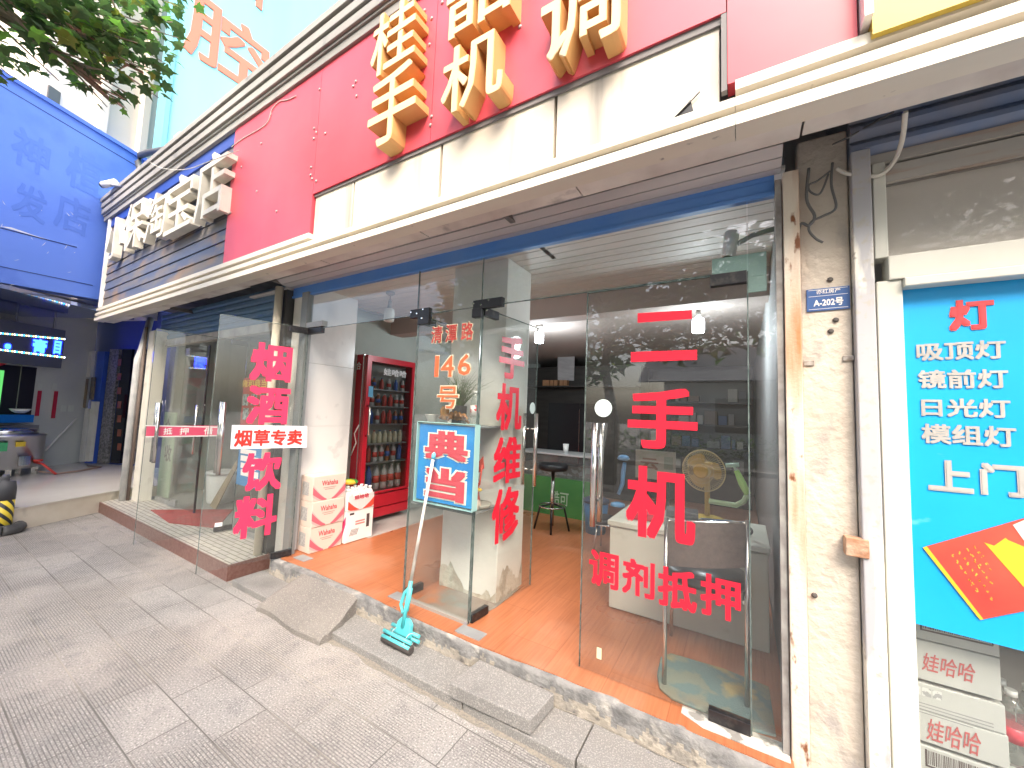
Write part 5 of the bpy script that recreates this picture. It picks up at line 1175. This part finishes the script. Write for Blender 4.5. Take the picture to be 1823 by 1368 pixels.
WP = YP(1.47); wire('thin white wire strung across the white characters of the slatted sign', [(268, 290), (290, 300), (330, 302), (372, 288), (425, 268)], .004, PALEWIRE)
WP = YP(1.615); wire('thin pale wire wandering over the left end of the red sign', [(412, 262), (432, 247), (473, 222), (484, 196), (497, 181), (512, 178), (527, 171)], .0035, PALEWIRE)
ls = thing('lighting_shop', (1.3, 2.3, 0), 'white framed shop window of the lighting shop at the right edge', 'shop')
WF = mat('white_pvc_frame', (.62, .62, .56), .4, (.55, .55, .49), 3)
b = MB(); b.box(.455, 2.01, .02, .53, 2.09, 2.07); b.box(.455, 2.012, 2.165, .495, 2.09, 2.56); b.box(.49, 2.0, 2.07, 2.4, 2.09, 2.165); b.box(.53, 1.985, 2.035, 2.4, 2.08, 2.069); b.box(.53, 2.02, .02, 2.4, 2.09, .1); b.build('window_frame', WF, ls, bevel=.004)
b = MB(); b.box(.495, 2.03, 2.48, 2.4, 2.1, 2.55); b.box(.4, 2.02, 2.56, 2.4, 2.12, 2.6); b.build('rusty_rail', mat('rusty_rail', (.42, .4, .37), .6, (.4, .2, .1), 6, lo=.5, hi=.7, stretch=(.3, 1, 3)), ls)
b = MB(); z = 2.605
while z < 2.9: b.prism([(.39, 2.03, z), (.39, 2.01, z+.03), (.39, 2.01, z+.05), (.39, 2.03, z+.075), (.39, 2.06, z+.075), (.39, 2.06, z)], (2, 0, 0)); z += .078
b.build('roller_shutter', mat('grey_blue_slat', (.16, .24, .42), .5, (.26, .27, .32), 4), ls)
b = MB(); b.box(.50, 2.05, 2.165, 2.4, 2.06, 2.48); b.build('upper_pane', UPPERGLASS, ls)
b = MB(); b.box(.50, 2.072, 2.166, 2.4, 2.085, 2.479); b.build('inner_board', mat('grey_board', (.62, .58, .53), .8), ls)
b = MB(); b.box(.532, 2.05, .1, 2.4, 2.06, 2.035); b.build('window_pane', [GLASS], ls)
b = MB(); b.box(.4, 2.3, .02, .455, 6, 2.9); b.box(.455, 5, .02, 2.4, 5.1, 2.9); b.box(2.4, 2.1, .02, 2.5, 5, 2.9); b.box(.455, 2.23, 2.6, 2.4, 5, 2.7); b.build('wall', mat('inner_grey', (.4, .4, .4), .8), ls)
struct(MB().box(.4, 2.09, .02, 2.4, 5, .06).build('lighting_shop_floor', mat('grey_tile', (.35, .34, .33), .4)))
# poster
t = thing('lighting_poster', (.9, 2.045, .8), 'large blue lighting poster with white character rows and a tilted red certificate', 'poster')
PP = YP(2.045); PB = mat('cyan_blue_poster', (.005, .33, .75), .35, (.01, .38, .8), 2, third=(.15, .5, .75), tscale=4, tlo=.64, thi=.72, tstretch=(1, 1, 3))
a = PP.at(1606, 507); c = PP.at(1637, 1112)
b = MB(); b.prism([(.536, 2.045, PP.at(1637, 1112).z), (.536, 2.045, 2.04), (1.5, 2.045, 2.05), (1.5, 2.045, .74)], (0, .003, 0)); b.build('sheet', PB, t)
decal('灯', PP, 1688, 533, 1770, 588, mat('poster_red', (.62, .05, .06), .45), t, bold=.045, off=.003, outline=WHITEVINYL)
SILV = mat('silver_vinyl', (.36, .35, .33), .4, (.44, .43, .41), 8)
for ss_, q in (('吸顶灯', (1628, 608, 1788, 641)), ('镜前灯', (1631, 658, 1792, 692)), ('日光灯', (1637, 710, 1796, 743)), ('模组灯', (1637, 757, 1806, 793))): decal(ss_, PP, *q, SILV, t, bold=.03, off=.003)
decal('上', PP, 1651, 820, 1732, 876, SILV, t, bold=.04, off=.003); decal('门', PP, 1744, 826, 1824, 884, SILV, t, bold=.04, off=.003)
b = MB(); q = [PP.at(1643, 975, .004), PP.at(1745, 1104, .004), PP.at(1850, 1083, .004), PP.at(1850, 915, .004)]; b.prism(q, -PP.n*.001); o = b.build('certificate', mat('certificate_red', (.55, .045, .035), .45, (.62, .1, .06), 3), t)
b = MB(); b.prism([PP.at(1643, 975, .005), PP.at(1745, 1104, .005), PP.at(1751, 1103, .005), PP.at(1650, 973, .005)], -PP.n*.0007); b.prism([PP.at(1752, 966, .005), PP.at(1822, 1045, .005), PP.at(1850, 1062, .005), PP.at(1850, 985, .005), PP.at(1795, 962, .005), PP.at(1790, 958, .005), PP.at(1770, 972, .005)], -PP.n*.0007); b.build('gold_band', mat('gold_yellow', (.7, .45, .03), .45), o)
b = MB(); random.seed(3)
for r_ in range(4):
    for k in range(9-abs(r_-1)*2):
        px = 1695+r_*13+k*7; py = 982-r_*2+k*10-r_*4+8
        for _ in range(3):
            qx, qy = px+random.uniform(-2, 2), py+random.uniform(-2.5, 2.5); a_ = random.uniform(1, 3); c_ = random.uniform(.8, 2)
            if qx < 1800 and qy < 1078: b.prism([PP.at(qx, qy, .005), PP.at(qx+a_, qy+a_*1.2, .005), PP.at(qx+a_+c_, qy+a_*1.2-c_*.7, .005), PP.at(qx+c_, qy-c_*.7, .005)], -PP.n*.0006)
b.build('gold_text', mat('gold_ink_text', (.68, .4, .05), .5), o)
b = MB(); b.prism([PP.at(1803, 935, .0052), PP.at(1850, 1000, .0052), PP.at(1850, 915, .0052)], -PP.n*.0006); b.build('page', mat('page_grey', (.6, .6, .55), .6), o)
# white cartons stacked behind the glass
CW = mat('white_water_carton', (.5, .5, .48), .6)
QP = YP(2.13)
def wbox(label, z0, z1, kind, dx=0):
    t = thing('water_carton', (.7, 2.25, z0), label, 'carton')
    x0, x1 = .47, QP.at(1782, 1200).x+dx
    b = MB(); b.box(x0, 2.13, z0, x1, 2.42, z1-.002); b.build('box', CW, t, bevel=.003)
    if kind == 'bar':
        b = MB(); random.seed(int(z0*1000)); x = x0+.11; b.box(x-.008, 2.1292, z1-.07, x-.002, 2.1298, z1-.012)
        xe = x1-.02
        while x < xe:
            w_ = random.uniform(.0012, .0035); b.box(x, 2.1292, z1-.062, x+w_, 2.1298, z1-.014); x += w_+random.uniform(.0012, .0035)
        b.box(x0+.102, 2.1292, z1-.072, xe+.004, 2.1298, z1-.066); b.box(xe+.002, 2.1292, z1-.07, xe+.006, 2.1298, z1-.012); b.build('barcode', INK, t)
    elif kind == 'name':
        decal('娃哈哈', YP(2.1297), *dx_q[label], mat('brick_ink', (.5, .1, .1), .6), t, bold=.008, off=.001, slant=.2)
    else:
        b = MB()
        for k in range(4): b.box(x0+.075, 2.1292, z1-.075-k*.011, x1-.03-.05*(k == 3), 2.1298, z1-.0715-k*.011)
        b.build('small_print', mat('grey_print', (.3, .3, .3), .6), t)
        b = MB()
        for k in range(3): b.box(x0+.073+k*.028, 2.1292, z1-.045, x0+.097+k*.028, 2.1296, z1-.015)
        b.build('symbol', mat('grey_symbol', (.35, .35, .35), .6, (.65, .65, .63), 60, lo=.48, hi=.5), t)
    return t
zt = [QP.at(1700, y).z for y in (1112, 1163, 1214, 1256, 1313, 1338, 1400)]
dx_q = {'white water carton with red 娃哈哈, directly below the barcoded carton': (1640, 1172, 1735, 1205), 'white water carton with red 娃哈哈, second such carton from the top': (1648, 1292, 1745, 1332)}
zb_ = [QP.at(1700, y).z for y in (1100, 1153, 1232, 1282, 1345)]
wbox('white carton with a long barcode just under the blue poster', zb_[1]+.002, zb_[0], 'bar')
wbox('white water carton with red 娃哈哈, directly below the barcoded carton', zb_[2]+.012, zb_[1], 'name')
wbox('white carton with grey small print and symbols', zb_[3]+.002, zb_[2], 'print', .006)
wbox('white water carton with red 娃哈哈, second such carton from the top', zb_[4]+.012, zb_[3], 'name', .01)
wbox('white carton with a barcode at the bottom of the photo', .06, zb_[4], 'bar', .012)
t = thing('water_pack', (1.0, 2.3, .06), 'shrink-wrapped water bottles with red labels right of the white cartons', 'bottle pack')
for lv in range(2):
    for i in range(4):
        for j in range(2):
            L0 = Vector((.82+i*.07, 2.2+j*.07, .062+lv*.27)); b = MB(); b.lathe([(.03, 0), (.032, .01), (.032, .16), (.026, .19), (.013, .22)], L0, 10); o = b.build('bottle', CLEARB, t)
            b = MB(); b.lathe([(.016, .22), (.016, .24)], L0, 10); b.build('cap', CLEANWHITE, o)
            b = MB(); b.lathe([(.0327, .07), (.0327, .12)], L0, 10); b.build('label', mat('red_label', (.6, .05, .08), .4), o)

# ---------------------------------------------------------------- bollard at the left edge
t = thing('bollard', (-6.87, .85, 0), 'black bollard with yellow and black stripes standing in a black rubber ring', 'bollard')
bc = Vector((-6.87, .83, 0))
b = MB(); b.lathe([(.07, .05), (.085, .06), (.085, .36)], bc, 24)
o = b.build('striped_sleeve', None, t)
def stripes():
    m = bpy.data.materials.new('hazard_stripe'); m.use_nodes = True; N = m.node_tree.nodes; L = m.node_tree.links; p = N['Principled BSDF']; p.inputs['Roughness'].default_value = .4
    tc = N.new('ShaderNodeTexCoord'); sx = N.new('ShaderNodeSeparateXYZ'); L.new(tc.outputs['Object'], sx.inputs[0])
    at = N.new('ShaderNodeMath'); at.operation = 'ARCTAN2'; L.new(sx.outputs[1], at.inputs[0]); L.new(sx.outputs[0], at.inputs[1])
    a = N.new('ShaderNodeMath'); a.operation = 'MULTIPLY_ADD'; a.inputs[1].default_value = .0955; L.new(at.outputs[0], a.inputs[0]); L.new(sx.outputs[2], a.inputs[2])
    f = N.new('ShaderNodeMath'); f.operation = 'MULTIPLY'; f.inputs[1].default_value = 10; L.new(a.outputs[0], f.inputs[0]); g = N.new('ShaderNodeMath'); g.operation = 'FRACT'; L.new(f.outputs[0], g.inputs[0])
    h = N.new('ShaderNodeMath'); h.operation = 'GREATER_THAN'; h.inputs[1].default_value = .55; L.new(g.outputs[0], h.inputs[0])
    mx = N.new('ShaderNodeMix'); mx.data_type = 'RGBA'; mx.inputs[6].default_value = (.75, .58, .05, 1); mx.inputs[7].default_value = (.025, .025, .03, 1); L.new(h.outputs[0], mx.inputs[0]); L.new(mx.outputs[2], p.inputs['Base Color']); return m
o.data.materials.clear(); o.data.materials.append(stripes())
b = MB(); b.lathe([(.086, .36), (.086, .48), (.075, .55), (.03, .56), (.03, .585), (.035, .6), (.02, .63)], bc, 24); b.build('head', mat('grey_black_rubber', (.06, .062, .07), .6), t)
b = MB(); b.torus(bc+Vector((0, 0, .05)), .135, .055, (1, 0, 0), (0, 1, 0), 28, 12); b.build('base_ring', mat('rubber_ring', (.05, .05, .055), .8, (.1, .1, .1), 8), t)

# ================================================================ TREES AND THE FAR SIDE OF THE STREET
LEAFM = []
for k, c_ in enumerate(((.05, .095, .042), (.038, .07, .038), (.085, .175, .042), (.15, .165, .045))):
    m = mat('leaf_green_%s' % ('mid', 'dark', 'fresh', 'yellow')[k], c_, .5); n_ = m.node_tree; p = n_.nodes['Principled BSDF']
    tr = n_.nodes.new('ShaderNodeBsdfTranslucent'); tr.inputs[0].default_value = (c_[0]*2.2, c_[1]*2.6, c_[2]*1.5, 1); mx = n_.nodes.new('ShaderNodeMixShader'); mx.inputs[0].default_value = .5
    o_ = n_.nodes['Material Output']; n_.links.new(p.outputs[0], mx.inputs[1]); n_.links.new(tr.outputs[0], mx.inputs[2]); n_.links.new(mx.outputs[0], o_.inputs[0]); LEAFM.append(m)
BARK = mat('plane_bark', (.2, .18, .14), .9, (.33, .3, .24), 5, lo=.48, hi=.55, bump=.5, bscale=30)
# outline of a lobed plane leaf
LOBE = [(0, 0), (.12, -.06), (.42, -.02), (.3, .16), (.52, .42), (.28, .42), (.2, .56), (.1, .62), (0, 1.0), (-.1, .62), (-.2, .56), (-.28, .42), (-.52, .42), (-.3, .16), (-.42, -.02), (-.12, -.06)]
def leaf_at(b, p, s, rnd, droop=.5, lobed=True):
    a = rnd.uniform(0, 6.283); d = Vector((math.cos(a), math.sin(a), rnd.uniform(-1.0, .25)*droop*1.6)).normalized()
    up = Vector((rnd.uniform(-.6, .6), rnd.uniform(-.6, .6), 1)).normalized(); x = d.cross(up).normalized(); nn = x.cross(d)
    mi = rnd.choices((0, 1, 2, 3), (4, 4, 2, .5))[0]
    if lobed:
        k = len(b.v)
        for (u_, v_) in LOBE: b.v.append(p + x*(u_*s) + d*(v_*s) - nn*(abs(u_)*.22*s + v_*v_*.12*s))
        n0 = len(LOBE)
        c = len(b.v); b.v.append(p+d*(.34*s)+nn*.02*s)
        for i in range(n0): b.face((c, k+i, k+(i+1) % n0), mi)
    else: b.add([p-x*s*.4, p+d*s*.5-x*s*.1, p+d*s, p+x*s*.4+d*s*.35], [(0, 1, 2, 3)], mi)
def tree(name, label, base, path, blobs, nleaf, s, rnd, lobed, group=None, r0=.16):
    t = thing(name, base, label, 'tree', group)
    b = MB(); b.tube(path, [r0*(1-.7*i/(len(path)-1)) for i in range(len(path))], 12)
    top = Vector(path[-1]); mid = Vector(path[-2])
    for c, r in blobs:
        c = Vector(c); a = mid.lerp(top, rnd.random()); m_ = a.lerp(c, .5)+Vector((rnd.uniform(-.2, .2), rnd.uniform(-.2, .2), rnd.uniform(0, .3)))
        b.tube([a, m_, c], [r0*.3, r0*.2, r0*.06], 7)
        for _ in range(5):
            e = c+Vector((rnd.gauss(0, 1), rnd.gauss(0, 1), rnd.gauss(0, .8))).normalized()*max(r)*.8
            b.tube([m_.lerp(c, rnd.uniform(.4, 1)), e], [r0*.06, r0*.02], 5)
    b.build('trunk', BARK, t)
    b = MB(); vol = [r[0]*r[1]*r[2] for c, r in blobs]
    for _ in range(nleaf):
        c, r = rnd.choices(blobs, vol)[0]
        while True:
            q = Vector((rnd.uniform(-1, 1), rnd.uniform(-1, 1), rnd.uniform(-1, 1)))
            if .25 < q.length < 1: break
        q *= rnd.choice((1, 1, .92, 1.06))
        leaf_at(b, Vector(c)+Vector((q.x*r[0], q.y*r[1], q.z*r[2])), s*rnd.uniform(.65, 1.25), rnd, .6, lobed)
    b.build('crown', LEAFM, t); return t
rnd = random.Random(17)
def far(px, py, d): r = ray(px, py).normalized(); return CAM+r*d
blobs = [(far(150, 60, 4.6), (.30, .30, .26)), (far(215, 95, 4.7), (.26, .3, .24)), (far(180, 150, 4.6), (.24, .22, .15)), (far(262, 60, 4.9), (.22, .26, .2)), (far(110, 20, 4.5), (.3, .3, .2)), (far(255, 130, 4.8), (.16, .2, .16)),
         (far(20, 5, 4.5), (.2, .2, .08)), (far(2, 108, 4.6), (.1, .1, .06)), (far(120, 110, 4.6), (.16, .18, .14)), (far(185, -60, 4.8), (.5, .5, .4)), (far(40, -90, 4.5), (.5, .5, .3)), (far(205, 185, 4.6), (.1, .1, .06))]
blobs += [(far(-170, 40, 4.2), (.4, .4, .3)), (far(-120, -120, 4.5), (.8, .8, .5)), ((-4.6, -1.6, 5.0), (1.2, 1.0, .7)), ((-5.6, -2.4, 5.6), (1.4, 1.2, .9))]
tree('plane_tree', 'plane tree whose lobed leaves hang over the billboard at the top left', (-5.4, -2.6, 0), [(-5.4, -2.6, 0), (-5.35, -2.5, 1.5), (-5.3, -2.3, 2.8), (-5.0, -1.6, 3.9), (-4.6, -.6, 4.6)], blobs, 7200, .09, rnd, True)
def street_tree(x, y, h, k):
    rn = random.Random(50+k); bl = [((x+rn.uniform(-1.7, 1.7), y+rn.uniform(-1.3, 1.3), h+rn.uniform(-1.6, 1.8)), (rn.uniform(.9, 1.5), rn.uniform(.9, 1.5), rn.uniform(.6, 1.1))) for _ in range(10)]
    return tree('street_tree', ('spreading street tree mirrored in the door glass left of the red 手', 'leafy street tree mirrored in the top of the red lettered door', 'street tree mirrored in the number pane above 146', 'street tree mirrored at the right edge of the lighting poster glass')[k], (x, y, 0), [(x, y, 0), (x+.1, y, 1.4), (x-.1, y+.1, 2.6), (x, y, h)], bl, 5200, .3, rn, False, None, .17)
street_tree(-2.6, -4.6, 4.6, 0); street_tree(1.6, -5.2, 4.8, 1); street_tree(-6.6, -6.0, 4.8, 2); street_tree(5.6, -4.8, 4.8, 3)
t = thing('low_house', (3, -15, 0), 'low white house with a grey ribbed roof mirrored in the lettered door', 'house')
b = MB(); b.box(-3, -19, 0, 12, -14, 3.2); b.build('wall', mat('white_house_wall', (.6, .6, .58), .8), t)
b = MB()
for k in range(14): b.prism([(-4, -13.4-k*.2, 3.1+k*.13), (13, -13.4-k*.2, 3.1+k*.13), (13, -13.62-k*.2, 3.27+k*.13), (-4, -13.62-k*.2, 3.27+k*.13)], (0, 0, -.05))
b.build('roof', mat('grey_roof_tile', (.25, .25, .26), .7), t)
b = MB()
for x in (-1, 3, 7): b.box(x, -14.02, 1, x+1.6, -13.98, 2.4)
b.build('window', mat('dim_window', (.1, .1, .1), .2), t)
t = thing('hedge', (0, -11, 0), 'clipped hedge along the far pavement mirrored in the door glass', 'hedge')
b = MB(); rn = random.Random(5)
for _ in range(5000): leaf_at(b, Vector((rn.uniform(-14, 14), rn.uniform(-11.4, -10.6), rn.uniform(.05, 1.0))), rn.uniform(.12, .22), rn, .6, False)
b.build('foliage', LEAFM, t)
struct(MB().box(-80, -80, -.128, 80, -9.6, .0).build('far_pavement', mat('far_paving', (.25, .24, .22), .9)))
